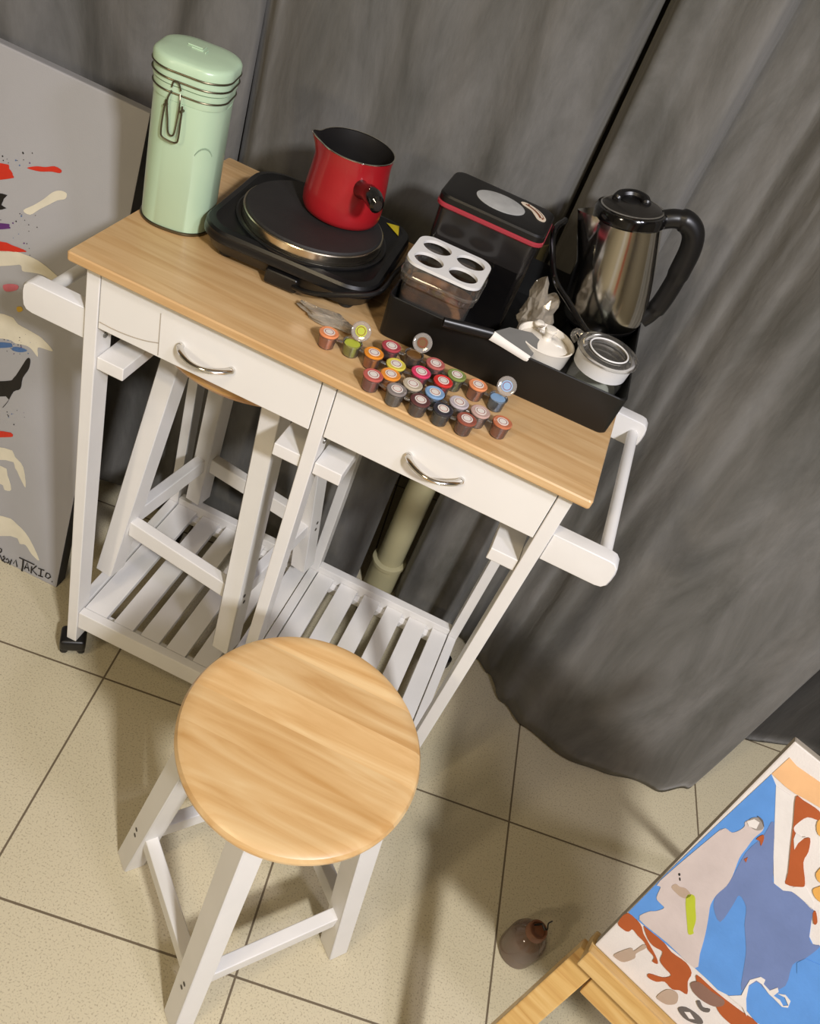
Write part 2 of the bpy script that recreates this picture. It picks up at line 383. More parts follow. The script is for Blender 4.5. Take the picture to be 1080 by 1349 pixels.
# ------------------------------------------------------------------ curtains
def interp(tab, x):
    if x <= tab[0][0]: return tab[0][1]
    for (a, ya), (b, yb) in zip(tab, tab[1:]):
        if x <= b:
            u = (x - a) / (b - a); u = u * u * (3 - 2 * u); return ya + (yb - ya) * u
    return tab[-1][1]
def curtain(label, m, x0, x1, yf, z0=0.012, z1=2.35, nx=150, nz=60, xf=None, seed=0):
    bm = B(); rnd = random.Random(seed); ph = [rnd.uniform(0, 6.28) for _ in range(8)]
    rows = []
    for i in range(nx + 1):
        u = i / nx; col = []
        for k in range(nz + 1):
            v = k / nz; z = z0 + (z1 - z0) * v
            x = x0 + (x1 - x0) * u
            if xf: x = xf(u, z)
            y = yf(x, z, u) + min(1, 0.25 + z) * (0.004 * math.sin(38 * x + 2.2 * z + ph[0]) + 0.003 * math.sin(71 * x - 3.1 * z + ph[1])) + 0.003 * math.sin(9 * z + 11 * x + ph[2])
            col.append(bm.verts.new((x, y, z)))
        rows.append(col)
    for a, b in zip(rows, rows[1:]):
        for k in range(nz): bm.faces.new((a[k], b[k], b[k + 1], a[k + 1]))
    o = obj('curtain', bm, m, None, True, angle=80)
    md = o.modifiers.new('thickness', 'SOLIDIFY'); md.thickness = 0.004; md.offset = 1
    tag(o, label, 'curtain')
    return o
def ya(x, z, u):
    return 0.475 - 0.055 * max(0.0, 1 - z / 0.7) + (0.022 if z > 0.7 else 0.022 * (0.4 + 0.6 * z / 0.7)) * math.sin(17 * x + 0.5) + 0.012 * math.sin(33 * x + z) + 0.012 * max(0, u - 0.93) / 0.07
curtain('grey velvet curtain panel behind the leaning grey canvas and the mint canister', M['curtain'], -1.15, -0.040, ya, seed=1)
TB = [(-0.012, .498), (0.02, .462), (0.09, .448), (0.2, .455), (0.3, .447), (0.42, .452), (0.475, .462), (0.498, .49)]
def xb(u, z):
    e = 0.496 - 0.085 * (1 - min(1, max(0, (z - 0.35) / 0.45)))
    return -0.046 + (e + 0.046) * u
def yb(x, z, u): return interp(TB, -0.012 + 0.51 * u) + 0.006 * math.sin(26 * x + z)
curtain('grey velvet curtain panel behind the hot plate and the red pot', M['curtain'], -0.012, 0.496, yb, xf=xb, seed=2)
TC_low = [(.506, .50), (.52, .462), (.56, .450), (.625, .452), (.648, .482), (.69, .470), (.735, .440), (.77, .415), (.82, .362), (.873, .320), (.97, .300), (1.065, .302), (1.18, .328), (1.25, .37), (1.283, .412)]
TC_up = [(.506, .50), (.52, .465), (.56, .452), (.628, .440), (.648, .495), (.69, .492), (.735, .468), (.77, .445), (.82, .40), (.873, .37), (.97, .345), (1.065, .335), (1.18, .35), (1.25, .38), (1.283, .412)]
def yc(x, z, u):
    k = min(1, max(0, z / 1.1)); k = k * k * (3 - 2 * k)
    return interp(TC_low, x) * (1 - k) + interp(TC_up, x) * k + (0.006 * math.sin(30 * x + 1.5 * z) if x > 0.8 else 0)
curtain('wide grey velvet curtain panel bulging forward right of the trolley, hem at the floor', M['curtain'], 0.503, 1.283, yc, z0=0.008, nx=220, seed=3)
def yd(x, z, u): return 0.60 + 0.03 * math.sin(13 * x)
curtain('dark curtain panel at the right edge, behind the bulging one', M['curtain_dark'], 1.20, 2.3, yd, seed=4)

# ------------------------------------------------------------------ kitchen trolley
H = 0.8547; WL = 0.6624; LW = 0.019; LD = 0.0365; MX = 0.3255; BY = 0.3395
tr = thing('kitchen_trolley', 'white wooden kitchen trolley with beech top, two drawers and slatted shelf', 'trolley')
bm = B()
stack(bm, [(rrect(0.3480, 0.2045, 0.004), 0.0), (rrect(0.3486, 0.2051, 0.004), 0.0015), (rrect(0.3486, 0.2051, 0.004), 0.0105), (rrect(0.3470, 0.2035, 0.004), 0.0124)])
obj('tabletop', bm, M['top'], tr, loc=(WL / 2, 0.1880, H - 0.0124))
LT = H - 0.0126
legs = []
for x in (0, MX, WL - LW):
    for y in (0, BY):
        bm = B(); box(bm, x, x + LW, y, y + LD, 0.052, LT, 0.0015)
        lg = obj('leg', bm, M['white'], tr); legs.append((x, y, lg))
# casters
def caster(x, y, rz):
    bm = B(); box(bm, -0.0230, 0.0230, -0.020, 0.022, 0.022, 0.0515, 0.009, 4)
    c = obj('caster', bm, M['black_plastic'], tr, True, loc=(x, y, 0)); c.rotation_euler = (0, 0, rz)
    for s in (-1, 1):
        b2 = B(); lathe(b2, [(0.004, -0.0065), (0.0225, -0.0065), (0.0250, -0.003), (0.0250, 0.003), (0.0225, 0.0065), (0.004, 0.0065)], 28,
                        mtx=Matrix.Translation((s * 0.0150, 0.006, 0.0252)) @ Matrix.Rotation(PI / 2, 4, 'Y'))
        obj('wheel', b2, M['rubber'], c, True)
for x, y, rz in ((0.0065, 0.012, 0.5), (WL - 0.0095, 0.018, -0.4), (0.0095, BY + 0.018, 0.2), (WL - 0.0095, BY + 0.018, 1.0)): caster(x, y, rz)
# aprons closing the drawer boxes
bm = B(); box(bm, 0.001, 0.012, LD, BY, 0.752, LT, 0.001); obj('side_apron', bm, M['white'], tr)
bm = B(); box(bm, WL - 0.012, WL - 0.001, LD, BY, 0.752, LT, 0.001); obj('side_apron', bm, M['white'], tr)
bm = B(); box(bm, LW, WL - LW, BY + 0.012, BY + 0.024, 0.752, LT, 0.001); obj('back_apron', bm, M['white'], tr)
# drawers
def drawer(x0, x1, hx):
    bm = B(); box(bm, x0 + 0.0012, x1 - 0.0012, 0.0005, 0.014, 0.752, LT - 0.002, 0.001)
    # the box behind the front
    box(bm, x0 + 0.006, x0 + 0.014, 0.0142, BY, 0.760, 0.825, 0.001); box(bm, x1 - 0.014, x1 - 0.006, 0.0142, BY, 0.760, 0.825, 0.001)
    box(bm, x0 + 0.0142, x1 - 0.0142, 0.0142, BY, 0.756, 0.760, 0)
    d = obj('drawer', bm, M['white_front'], tr)
    b2 = B(); pts = []
    for i in range(17):
        u = i / 16; pts.append((hx - 0.036 + 0.072 * u, -0.003 - 0.0225 * math.sin(PI * u) ** 0.75, 0.7865))
    rr = [0.0035 + 0.0006 * math.cos(2 * PI * i / 16) for i in range(17)]
    tube(b2, pts, rr, 10, sx=1.1)
    for s in (-1, 1): lathe(b2, [(0.0045, 0), (0.0045, 0.004)], 14, mtx=Matrix.Translation((hx + s * 0.036, 0.0006, 0.7865)) @ Matrix.Rotation(PI / 2, 4, 'X'))
    h = obj('handle', b2, M['chrome'], d, True); h['label'] = 'curved chrome handle'
    return d
d1 = drawer(LW, MX, 0.173); drawer(MX + LW, WL - LW, 0.493)
# scuffed film edge on the left drawer
bm = B()
fp = [ony(p, 0.0) for p in ((131, 424), (150, 434), (172, 443), (192, 449), (209, 452))]
tube(bm, catmull(fp, 4), 0.0007, 6); tube(bm, [ony((212, 413), 0.0), ony((210, 440), 0.0), ony((208, 468), 0.0)], 0.0005, 6)
f = obj('film_edge', bm, M['canvas_raw'], d1); f['label'] = 'grey scuffed film edge'
# runner rails under the drawers, carrying the hung stools
for x0 in (LW + 0.0005, MX - 0.0405, MX + LW + 0.0005, WL - LW - 0.0405):
    bm = B(); box(bm, x0, x0 + 0.040, 0.004, BY + 0.02, 0.683, 0.7035, 0.0015)
    obj('runner_rail', bm, M['white'], tr)
for x0 in (0.020, MX + LW + 0.001):
    bm = B(); lathe(bm, [(0.0, 0.0025), (0.004, 0.002), (0.0045, 0.0)], 14, mtx=Matrix.Translation((x0 - 0.0008, 0.020, 0.731)) @ Matrix.Rotation(PI / 2, 4, 'Y'))
    obj('screw_cap', bm, M['screw'], tr, True)
# handle brackets and dowels at both ends
def end_handle(sgn):
    xr = 0.0 if sgn < 0 else WL
    for y0 in (0.004, BY + 0.006):
        pts = []
        x_in, x_out = xr - sgn * 0.0, xr + sgn * 0.0945
        prof = [(x_in, 0.7215), (x_out - sgn * 0.015, 0.7215), (x_out - sgn * 0.006, 0.7235), (x_out - sgn * 0.001, 0.730), (x_out, 0.740), (x_out, 0.752), (x_out - sgn * 0.002, 0.762), (x_out - sgn * 0.008, 0.768), (x_out - sgn * 0.015, 0.7695), (x_in, 0.7695)]
        bm = B()
        a = [bm.verts.new((x, y0, z)) for x, z in prof]; b = [bm.verts.new((x, y0 + 0.024, z)) for x, z in prof]
        bm.faces.new(a); bm.faces.new(b[::-1])
        for i in range(len(a)): bm.faces.new((a[i], a[(i + 1) % len(a)], b[(i + 1) % len(a)], b[i]))
        bmesh.ops.recalc_face_normals(bm, faces=bm.faces[:])
        bmesh.ops.bevel(bm, geom=[e for e in bm.edges if abs(e.verts[0].co.y - e.verts[1].co.y) < 1e-6], offset=0.002, segments=2, affect='EDGES')
        obj('handle_bracket', bm, M['white'], tr)
    xd = xr + sgn * 0.0775
    bm = B(); lathe(bm, [(0.0085, 0), (0.0085, BY - 0.02)], 24, mtx=Matrix.Translation((xd, 0.027, 0.745)) @ Matrix.Rotation(-PI / 2, 4, 'X'))
    obj('towel_dowel', bm, M['white'], tr, True)
end_handle(-1); end_handle(1)
# slatted shelf
bm = B(); box(bm, LW + 0.0003, WL - LW - 0.0003, 0.003, 0.019, 0.093, 0.137, 0.0015); obj('shelf_rail', bm, M['white'], tr)
bm = B(); box(bm, LW + 0.0003, WL - LW - 0.0003, BY + 0.004, BY + 0.022, 0.093, 0.150, 0.0015); obj('shelf_rail', bm, M['white'], tr)
for x0, x1 in ((MX + 0.0005, MX + LW - 0.0005), (WL - LW + 0.0005, WL - 0.0005), (0.0005, LW - 0.0005)):
    bm = B(); box(bm, x0, x1, LD + 0.0005, BY - 0.0005, 0.100, 0.140, 0.0015); obj('shelf_side_rail', bm, M['white'], tr)
for yy in (0.0192, BY - 0.012):
    bm = B(); box(bm, LW + 0.001, WL - LW - 0.001, yy, yy + 0.0155, 0.108, 0.1225, 0.001); obj('slat_support', bm, M['white'], tr)
SL = [(.0205, .064), (.0785, .1175), (.132, .1695), (.184, .2225), (.237, .275), (.2895, .3245),
      (.3460, .3825), (.3980, .4370), (.4525, .4885), (.5045, .5405), (.5555, .5945), (.6085, .6425)]
for a, b in SL:
    bm = B(); box(bm, a, b, 0.0200, BY + 0.0035, 0.1227, 0.1350, 0.0012); obj('slat', bm, M['white'], tr)

# ------------------------------------------------------------------ stools
def make_stool(label, loc, rz, seatmat, group):
    st = thing('stool', label, 'stool', loc, rz, group)
    A_, B_, A2, B2, wu, wv, zt = 0.1455, 0.1447, 0.105, 0.0937, 0.0335, 0.0382, 0.47
    zl = 0.5130
    def corner(su, sv, z, iu, iv):
        t = z / zt
        return Vector((su * (A_ * (1 - t) + A2 * t - iu * wu), sv * (B_ * (1 - t) + B2 * t - iv * wv), z))
    bm = B()
    R_ = 0.1515
    lathe(bm, [(0.0, 0.0), (R_ - 0.009, 0.0), (R_ - 0.003, 0.0025), (R_, 0.008), (R_, 0.012), (R_ - 0.003, 0.0175), (R_ - 0.009, 0.0205), (R_ - 0.02, 0.0212), (0.0, 0.0212)], 96)
    obj('seat', bm, seatmat, st, True, loc=(0, 0, 0.5135), angle=25)
    for su in (-1, 1):
        for sv in (-1, 1):
            t = B(); a = [t.verts.new(corner(su, sv, 0, iu, iv)) for iu, iv in ((0, 0), (1, 0), (1, 1), (0, 1))]
            b = [t.verts.new(corner(su, sv, zl, iu, iv)) for iu, iv in ((0, 0), (1, 0), (1, 1), (0, 1))]
            t.faces.new(a); t.faces.new(b[::-1])
            for i in range(4): t.faces.new((a[i], b[i], b[(i + 1) % 4], a[(i + 1) % 4]))
            bmesh.ops.recalc_face_normals(t, faces=t.faces[:])
            bmesh.ops.bevel(t, geom=t.edges[:], offset=0.002, segments=2, affect='EDGES')
            # two bolt recesses on the outer face
            for k in (-1, 1):
                z = 0.125 + k * 0.008
                c = corner(su, sv, z, 0, 0.42 - 0.04 * k); sl = (A_ - A2) / zt
                n = Vector((su, 0, sl)).normalized()
                m = n.to_track_quat('Z', 'Y').to_matrix().to_4x4(); m.translation = c + n * 0.0002
                lathe(t, [(0.0034, -0.001), (0.0034, 0.0004)], 12, mi=1, mtx=m)
            obj('leg', t, [M['white'], M['hole']], st)
    z = 0.122
    for sv in (-1, 1):
        p = corner(-1, sv, z, 0.98, 0.5); q = corner(1, sv, z, 0.98, 0.5)
        bm = B(); bar(bm, p, q, 0.0195, 0.034, (0, 1, 0)); obj('rung', bm, M['white'], st)
    for su in (-1, 1):
        p = corner(su, -1, z + 0.0, 0.5, 0.98); q = corner(su, 1, z + 0.0, 0.5, 0.98)
        bm = B(); bar(bm, p, q, 0.0195, 0.034, (1, 0, 0)); obj('rung', bm, M['white'], st)
    return st
make_stool('round wooden stool with white legs standing on the floor in front', (0.493, -0.264, 0), 0.8347, M['seat'], None)
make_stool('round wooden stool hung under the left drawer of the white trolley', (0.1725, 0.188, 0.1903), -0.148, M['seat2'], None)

# ------------------------------------------------------------------ mint canister
def sup(n, ph):
    return lambda a: 1.0 / ((abs(math.cos(a - ph)) ** n + abs(math.sin(a - ph)) ** n) ** (1 / n))
def octo(a):   # rounded square with flattened corners
    b = (a - 0.20) % (PI / 2); b = min(b, PI / 2 - b)
    return min(1.0 / max(math.cos(b), 0.01) * 0.985, 1.10 / max(math.cos(b - PI / 4), 0.01))
def octs(a): return sum(octo(a + 0.055 * k) for k in range(-4, 5)) / 9
def bods(a): return 1.02 * (0.45 + 0.55 * octs(a))
cn = thing('canister', 'tall mint green clip-top canister on the left end of the trolley top', 'canister', (0.0275, 0.164, H))
sq = sup(2.5, 0.15)
CR_ = 0.0452
bm = B(); lathe(bm, [(0.0, 0.001), (CR_ - 0.002, 0.001), (CR_, 0.004), (CR_, 0.165), (CR_, 0.166)], 72, shape=bods)
lathe(bm, [(CR_, 0.1662), (CR_ + 0.0006, 0.172), (CR_ + 0.0008, 0.183)], 72, shape=octs)
lathe(bm, [(CR_ + 0.0012, 0.0), (CR_ + 0.0018, 0.001), (CR_ + 0.0018, 0.0035), (CR_ + 0.0003, 0.0045)], 72, shape=bods, mi=1, cap=(False, False))
obj('body', bm, [M['mint'], M['wire']], cn, True)
bm = B(); lathe(bm, [(CR_ + 0.0005, 0.1835), (CR_ + 0.002, 0.1845), (CR_ + 0.002, 0.199), (CR_ + 0.0018, 0.2000), (CR_ + 0.0035, 0.2010), (CR_ + 0.0035, 0.2095), (CR_ + 0.0015, 0.2125), (CR_ - 0.002, 0.2140), (CR_ - 0.014, 0.2158), (0.0, 0.2165)], 96, shape=octs)
ld = obj('lid', bm, M['mint'], cn, True, angle=50)
bm = B()
for dx, dy, l, a in ((-0.008, 0.004, 0.018, 0.2), (0.002, 0.008, 0.014, 1.77), (-0.002, -0.002, 0.014, 0.2), (0.008, 0.002, 0.010, 1.77)):
    d = Vector((math.cos(a), math.sin(a), 0)); c = Vector((dx, dy, 0.2170)); tube(bm, [c - d * l / 2, c + d * l / 2], 0.0008, 6)
obj('embossed_mark', bm, M['mint'], ld, True)
def band(z, dr, r):
    return [(math.cos(a) * (CR_ + dr) * octs(a), math.sin(a) * (CR_ + dr) * octs(a), z) for a in [2 * PI * i / 72 for i in range(72)]]
for z, dr in ((0.2003, 0.0036), (0.1905, 0.0030), (0.1755, 0.0012)):
    bm = B(); tube(bm, band(z, dr, 0), 0.0011, 8, closed=True); obj('wire_band', bm, M['wire'], cn, True)
# clasp on the side facing front-left
ac = math.radians(-88)
def cl(s, z, d): # s sideways, z up, d out of the surface
    n = Vector((math.cos(ac), math.sin(ac), 0)); t = Vector((-n.y, n.x, 0)); return n * ((CR_) * octs(ac) + d) + t * s + Vector((0, 0, z))
bm = B()
tube(bm, catmull([cl(-0.0105, 0.166, 0.004), cl(-0.0115, 0.150, 0.006), cl(-0.0115, 0.128, 0.007), cl(-0.009, 0.122, 0.007), cl(0, 0.1205, 0.007), cl(0.009, 0.122, 0.007), cl(0.0115, 0.128, 0.007), cl(0.0115, 0.150, 0.006), cl(0.0105, 0.166, 0.004)], 4), 0.0011, 8)
tube(bm, catmull([cl(-0.0055, 0.178, 0.003), cl(-0.008, 0.166, 0.0065), cl(-0.006, 0.145, 0.0045), cl(-0.004, 0.130, 0.004), cl(0.0, 0.1265, 0.004), cl(0.004, 0.130, 0.004), cl(0.006, 0.145, 0.0045), cl(0.008, 0.166, 0.0065), cl(0.0055, 0.178, 0.003)], 4), 0.0010, 8)
for s in (-1, 1): tube(bm, [cl(s * 0.0105, 0.160, 0.0), cl(s * 0.0105, 0.160, 0.007)], 0.0018, 8)
tube(bm, catmull([cl(-0.006, 0.182, 0.003), cl(-0.003, 0.190, 0.005), cl(0.003, 0.190, 0.005), cl(0.006, 0.182, 0.003)], 4), 0.0010, 8)
k = obj('wire_clasp', bm, M['wire'], cn, True); k['label'] = 'bent wire clasp'
# faint arc of print on the right side
bm = B()
for i in range(20):
    a = math.radians(40 + 100 * i / 19); th = math.radians(-38) + 0.30 * math.cos(a); z = 0.105 + 0.026 * math.sin(a) - 0.012
    p = Vector((math.cos(th), math.sin(th), 0)) * (CR_ * bods(th) + 0.0002); tube(bm, [p + Vector((0, 0, z)), p + Vector((0, 0, z + 0.0022))], 0.0005, 5)
obj('printed_arc', bm, M['mint_print'], cn)

# ------------------------------------------------------------------ hot plate
HPX, HPY = 0.1970, 0.2215
hp = thing('hot_plate', 'black electric hot plate with one round cast iron hob on the trolley top', 'hot plate', (HPX, HPY, H), 0.075)
hx, hy = 0.1225, 0.1165
bm = B()
stack(bm, [(rrect(hx - 0.016, hy - 0.016, 0.034, 8), 0.010), (rrect(hx - 0.010, hy - 0.010, 0.038, 8), 0.012), (rrect(hx - 0.004, hy - 0.004, 0.042, 8), 0.026), (rrect(hx, hy, 0.045, 8), 0.029),
           (rrect(hx, hy, 0.045, 8), 0.034), (rrect(hx - 0.001, hy - 0.001, 0.044, 8), 0.0365), (rrect(hx - 0.001, hy - 0.001, 0.044, 8), 0.041), (rrect(hx - 0.004, hy - 0.004, 0.041, 8), 0.0445),
           (rrect(hx - 0.012, hy - 0.012, 0.036, 8), 0.0465), (rrect(hx - 0.014, hy - 0.014, 0.034, 8), 0.0455)])
obj('housing', bm, M['enamel_black'], hp, True, angle=30)
DX, DY = 0.001, -0.010
bm = B(); lathe(bm, [(0.1035, 0.0456), (0.1035, 0.0475), (0.101, 0.0485), (0.0965, 0.0470), (0.0965, 0.0456)], 72, ctr=(DX, DY, 0)); obj('hob_trim', bm, M['enamel_black'], hp, True)
bm = B(); lathe(bm, [(0.0960, 0.0460), (0.0960, 0.0600), (0.0950, 0.0612), (0.0935, 0.0612), (0.0935, 0.0460)], 80, ctr=(DX, DY, 0)); r_ = obj('steel_ring', bm, M['steel_ring'], hp, True); r_['label'] = 'shiny steel ring'
bm = B(); lathe(bm, [(0.0933, 0.0462), (0.0933, 0.0625), (0.0915, 0.0645), (0.030, 0.0645), (0.027, 0.0636), (0.0, 0.0636)], 80, ctr=(DX, DY, 0)); obj('hob', bm, M['cast_iron'], hp, True)
for sx in (-1, 1):
    for sy in (-1, 1):
        bm = B(); lathe(bm, [(0.009, 0.0003), (0.011, 0.003), (0.011, 0.0102)], 16, ctr=(sx * 0.085, sy * 0.083, 0)); obj('foot', bm, M['rubber'], hp, True)
bm = B(); box(bm, -0.020, 0.025, -hy - 0.002, -hy + 0.016, 0.004, 0.024, 0.004, 3); obj('cord_housing', bm, M['black_plastic'], hp, True)
cpts = [(0.020, -hy - 0.001, 0.014), (0.040, -hy - 0.010, 0.020), (0.065, -hy - 0.012, 0.028), (0.092, -hy - 0.008, 0.038), (0.118, -hy + 0.002, 0.046), (0.1285, -hy + 0.025, 0.048), (0.1275, -hy + 0.10, 0.034), (0.128, -hy + 0.2, 0.008)]
bm = B(); tube(bm, catmull(cpts, 6), 0.0034, 10); obj('power_cord', bm, M['black_plastic'], hp, True)
bm = B()
p = [(0.080, 0.092), (0.105, 0.068), (0.098, 0.098)]
a = [bm.verts.new((x, y, 0.0467)) for x, y in p]; b = [bm.verts.new((x, y, 0.0471)) for x, y in p]
bm.faces.new(a[::-1]); bm.faces.new(b)
for i in range(3): bm.faces.new((a[i], a[(i + 1) % 3], b[(i + 1) % 3], b[i]))
y_ = obj('warning_label', bm, M['yellow'], hp); y_['label'] = 'small yellow triangular label'

# ------------------------------------------------------------------ red pot
pt = thing('coffee_pot', 'small red enamel coffee pot with black inside on the hot plate', 'pot', (0.2185, 0.2505, H + 0.0648))
def spout(a):
    d = (a - math.radians(205) + PI) % (2 * PI) - PI
    return math.exp(-(d / 0.22) ** 2)
def pot_wall(bm, prof, mi, flip=False):
    n = 72; rows = []
    for r, z, s in prof:
        rows.append([bm.verts.new(((r + 0.010 * s * spout(2 * PI * i / n)) * math.cos(2 * PI * i / n), (r + 0.010 * s * spout(2 * PI * i / n)) * math.sin(2 * PI * i / n), z + 0.004 * s * spout(2 * PI * i / n))) for i in range(n)])
    for a, b in zip(rows, rows[1:]):
        for i in range(n):
            f = bm.faces.new((a[i], a[(i + 1) % n], b[(i + 1) % n], b[i])); f.material_index = mi
    return rows
bm = B()
rows = pot_wall(bm, [(0.048, 0.0, 0), (0.0515, 0.002, 0), (0.0540, 0.008, 0), (0.0548, 0.018, 0), (0.0540, 0.034, 0), (0.0520, 0.054, 0), (0.0502, 0.072, 0.1), (0.0500, 0.082, 0.5), (0.0512, 0.0925, 1.0)], 0)
bm.faces.new(rows[0][::-1])
obj('body', bm, M['red'], pt, True, angle=60)
bm = B(); rows = pot_wall(bm, [(0.0505, 0.0923, 1.0), (0.0490, 0.082, 0.5), (0.0490, 0.072, 0.1), (0.0508, 0.054, 0), (0.0530, 0.030, 0), (0.0530, 0.014, 0), (0.049, 0.005, 0)], 0); bm.faces.new(rows[-1])
obj('lining', bm, M['pot_inside'], pt, True)
bm = B(); n = 72
tube(bm, [((0.0509 + 0.010 * spout(2 * PI * i / n)) * math.cos(2 * PI * i / n), (0.0509 + 0.010 * spout(2 * PI * i / n)) * math.sin(2 * PI * i / n), 0.0928 + 0.004 * spout(2 * PI * i / n)) for i in range(n)], 0.0009, 6, closed=True)
obj('rim', bm, M['steel'], pt, True)
hd = Vector((0.60, -0.80, 0)).normalized()
bm = B()
hu = Vector((0, 0, 1))
hpt = [hd * 0.0495 + hu * 0.060, hd * 0.058 + hu * 0.062, hd * 0.068 + hu * 0.066, hd * 0.084 + hu * 0.071, hd * 0.104 + hu * 0.074, hd * 0.116 + hu * 0.074, hd * 0.120 + hu * 0.074]
tube(bm, hpt, [0.0125, 0.0115, 0.0100, 0.0120, 0.0130, 0.0115, 0.007], 16, sx=0.8)
obj('handle', bm, M['black_gloss'], pt, True)

# ------------------------------------------------------------------ black tray
TRX, TRY, TRA = 0.347, 0.112, 0.037
ty = thing('tray', 'long black plastic tray holding the kettle and coffee things', 'tray', (TRX, TRY, H), TRA)
TL_, TD_, TH_ = 0.325, 0.278, 0.060
def rr_at(hx, hy, r): return [(x + TL_ / 2, y + TD_ / 2) for x, y in rrect(hx, hy, r, 5)]
bm = B()
stack(bm, [(rr_at(TL_ / 2 - 0.003, TD_ / 2 - 0.003, 0.010), 0.0003), (rr_at(TL_ / 2 - 0.001, TD_ / 2 - 0.001, 0.010), 0.003), (rr_at(TL_ / 2 + 0.001, TD_ / 2 + 0.001, 0.010), TH_ - 0.001), (rr_at(TL_ / 2, TD_ / 2, 0.010), TH_),
           (rr_at(TL_ / 2 - 0.0015, TD_ / 2 - 0.0015, 0.009), TH_), (rr_at(TL_ / 2 - 0.0045, TD_ / 2 - 0.0045, 0.008), 0.0035)])
obj('shell', bm, M['tray'], ty, True, angle=40)
TZ = H + 0.0037
def ont(x, y): # tray-local to world
    c, s = math.cos(TRA), math.sin(TRA); return (TRX + x * c - y * s, TRY + x * s + y * c)

# black coffee box with red band
bx = thing('storage_box', 'black storage box with red-banded lid and oval silver window in the tray', 'box', (0.4165, 0.2725, TZ), 0.035)
bm = B(); stack(bm, [(rrect(0.066, 0.041, 0.012), 0.0), (rrect(0.068, 0.043, 0.013), 0.002), (rrect(0.0695, 0.0445, 0.013), 0.098)]); obj('body', bm, M['smoke'], bx, True)
bm = B(); stack(bm, [(rrect(0.0695, 0.0445, 0.013), 0.0981), (rrect(0.0705, 0.0455, 0.013), 0.140)]); b_ = obj('upper_wall', bm, M['smoke_win'], bx, True); b_['label'] = 'smoky grey see-through upper wall'
bm = B(); stack(bm, [(rrect(0.0725, 0.0475, 0.014), 0.1401), (rrect(0.0745, 0.0495, 0.015), 0.1420), (rrect(0.0745, 0.0495, 0.015), 0.1455), (rrect(0.0725, 0.0475, 0.014), 0.1475)]); b_ = obj('lid_band', bm, M['red_band'], bx, True); b_['label'] = 'red band around the lid'
bm = B(); stack(bm, [(rrect(0.0735, 0.0485, 0.015), 0.1476), (rrect(0.0735, 0.0485, 0.015), 0.1545), (rrect(0.0715, 0.0465, 0.014), 0.1570), (rrect(0.066, 0.041, 0.012), 0.1580)]); ld = obj('lid', bm, M['black_plastic'], bx, True)
bm = B(); lathe(bm, [(0.0340, 0.1580), (0.0340, 0.1586), (0.031, 0.1590), (0.0, 0.1588)], 48, mtx=Matrix.Translation((0.001, -0.001, 0)) @ Matrix.Rotation(0.02, 4, 'Z') @ Matrix.Diagonal((1.0, 0.80, 1, 1)))
obj('lid_window', bm, M['window'], ld, True)
bm = B()
sp_ = catmull([(0.024, 0.030, 0), (0.031, 0.0345, 0), (0.043, 0.031, 0), (0.055, 0.023, 0), (0.0635, 0.010, 0), (0.063, -0.001, 0), (0.054, -0.002, 0), (0.047, 0.008, 0), (0.040, 0.018, 0), (0.028, 0.0235, 0)], 4, True)
v0 = [bm.verts.new((p.x, p.y, 0.1582)) for p in sp_]; v1 = [bm.verts.new((p.x, p.y, 0.1586)) for p in sp_]; bm.faces.new(v1); bm.faces.new(v0[::-1])
for i in range(len(v0)): bm.faces.new((v0[i], v0[(i + 1) % len(v0)], v1[(i + 1) % len(v0)], v1[i]))
ribbon(bm, catmull([(0.031, 0.029, 0.1586), (0.043, 0.023, 0.1586), (0.052, 0.014, 0.1586), (0.057, 0.005, 0.1586)], 4), 0.0035, 0.0002, (0, 0, 1), 1)
ribbon(bm, catmull([(0.045, 0.0275, 0.1586), (0.053, 0.0215, 0.1586), (0.060, 0.011, 0.1586)], 4), 0.0010, 0.0002, (0, 0, 1), 1)
for x, y in ((0.0595, 0.0045), (0.060, 0.0085), (0.0350, 0.0310)): lathe(bm, [(0.0016, 0.1586), (0.0016, 0.15885)], 10, ctr=(x, y, 0), mi=1)
obj('sticker', bm, [M['sticker'], M['sticker_print']], ld)

# clear container with four-hole white top
cc = thing('plastic_container', 'clear plastic container of ground coffee with white four-hole top', 'container', (0.3955, 0.1765, TZ), 0.035)
bm = B(); stack(bm, [(rrect(0.041, 0.036, 0.014), 0.0), (rrect(0.043, 0.038, 0.015), 0.002), (rrect(0.0465, 0.0415, 0.017), 0.066), (rrect(0.0505, 0.0450, 0.019), 0.070), (rrect(0.0515, 0.0460, 0.020), 0.0955)], cap=(True, False))
obj('shell', bm, M['clear'], cc, True)
bm = B(); stack(bm, [(rrect(0.0515, 0.046, 0.020), 0.0775), (rrect(0.0527, 0.0472, 0.020), 0.079), (rrect(0.0527, 0.0472, 0.020), 0.0815), (rrect(0.0515, 0.046, 0.020), 0.083)], cap=(False, False)); obj('rim_bead', bm, M['clear'], cc, True)
bm = B(); stack(bm, [(rrect(0.0390, 0.0340, 0.013), 0.0025), (rrect(0.0440, 0.0390, 0.015), 0.050), (rrect(0.040, 0.035, 0.014), 0.053)]); c_ = obj('coffee', bm, M['coffee'], cc, True); c_['label'] = 'brown ground coffee'
holes = []
for sx in (-1, 1):
    for sy in (-1, 1):
        holes.append([(sx * 0.0235 + 0.0195 * math.cos(2 * PI * i / 32), sy * 0.0205 + 0.0172 * math.sin(2 * PI * i / 32)) for i in range(32)])
bm = plate(rrect(0.0505, 0.0450, 0.020, 8), holes, 0.0958, 0.0998)
bmesh.ops.bevel(bm, geom=[e for e in bm.edges if e.is_boundary or e.calc_face_angle(0) > 1.0], offset=0.0008, segments=1, affect='EDGES') if False else None
w_ = obj('holed_top', bm, M['white_plastic'], cc); w_['label'] = 'white top with four oval holes'

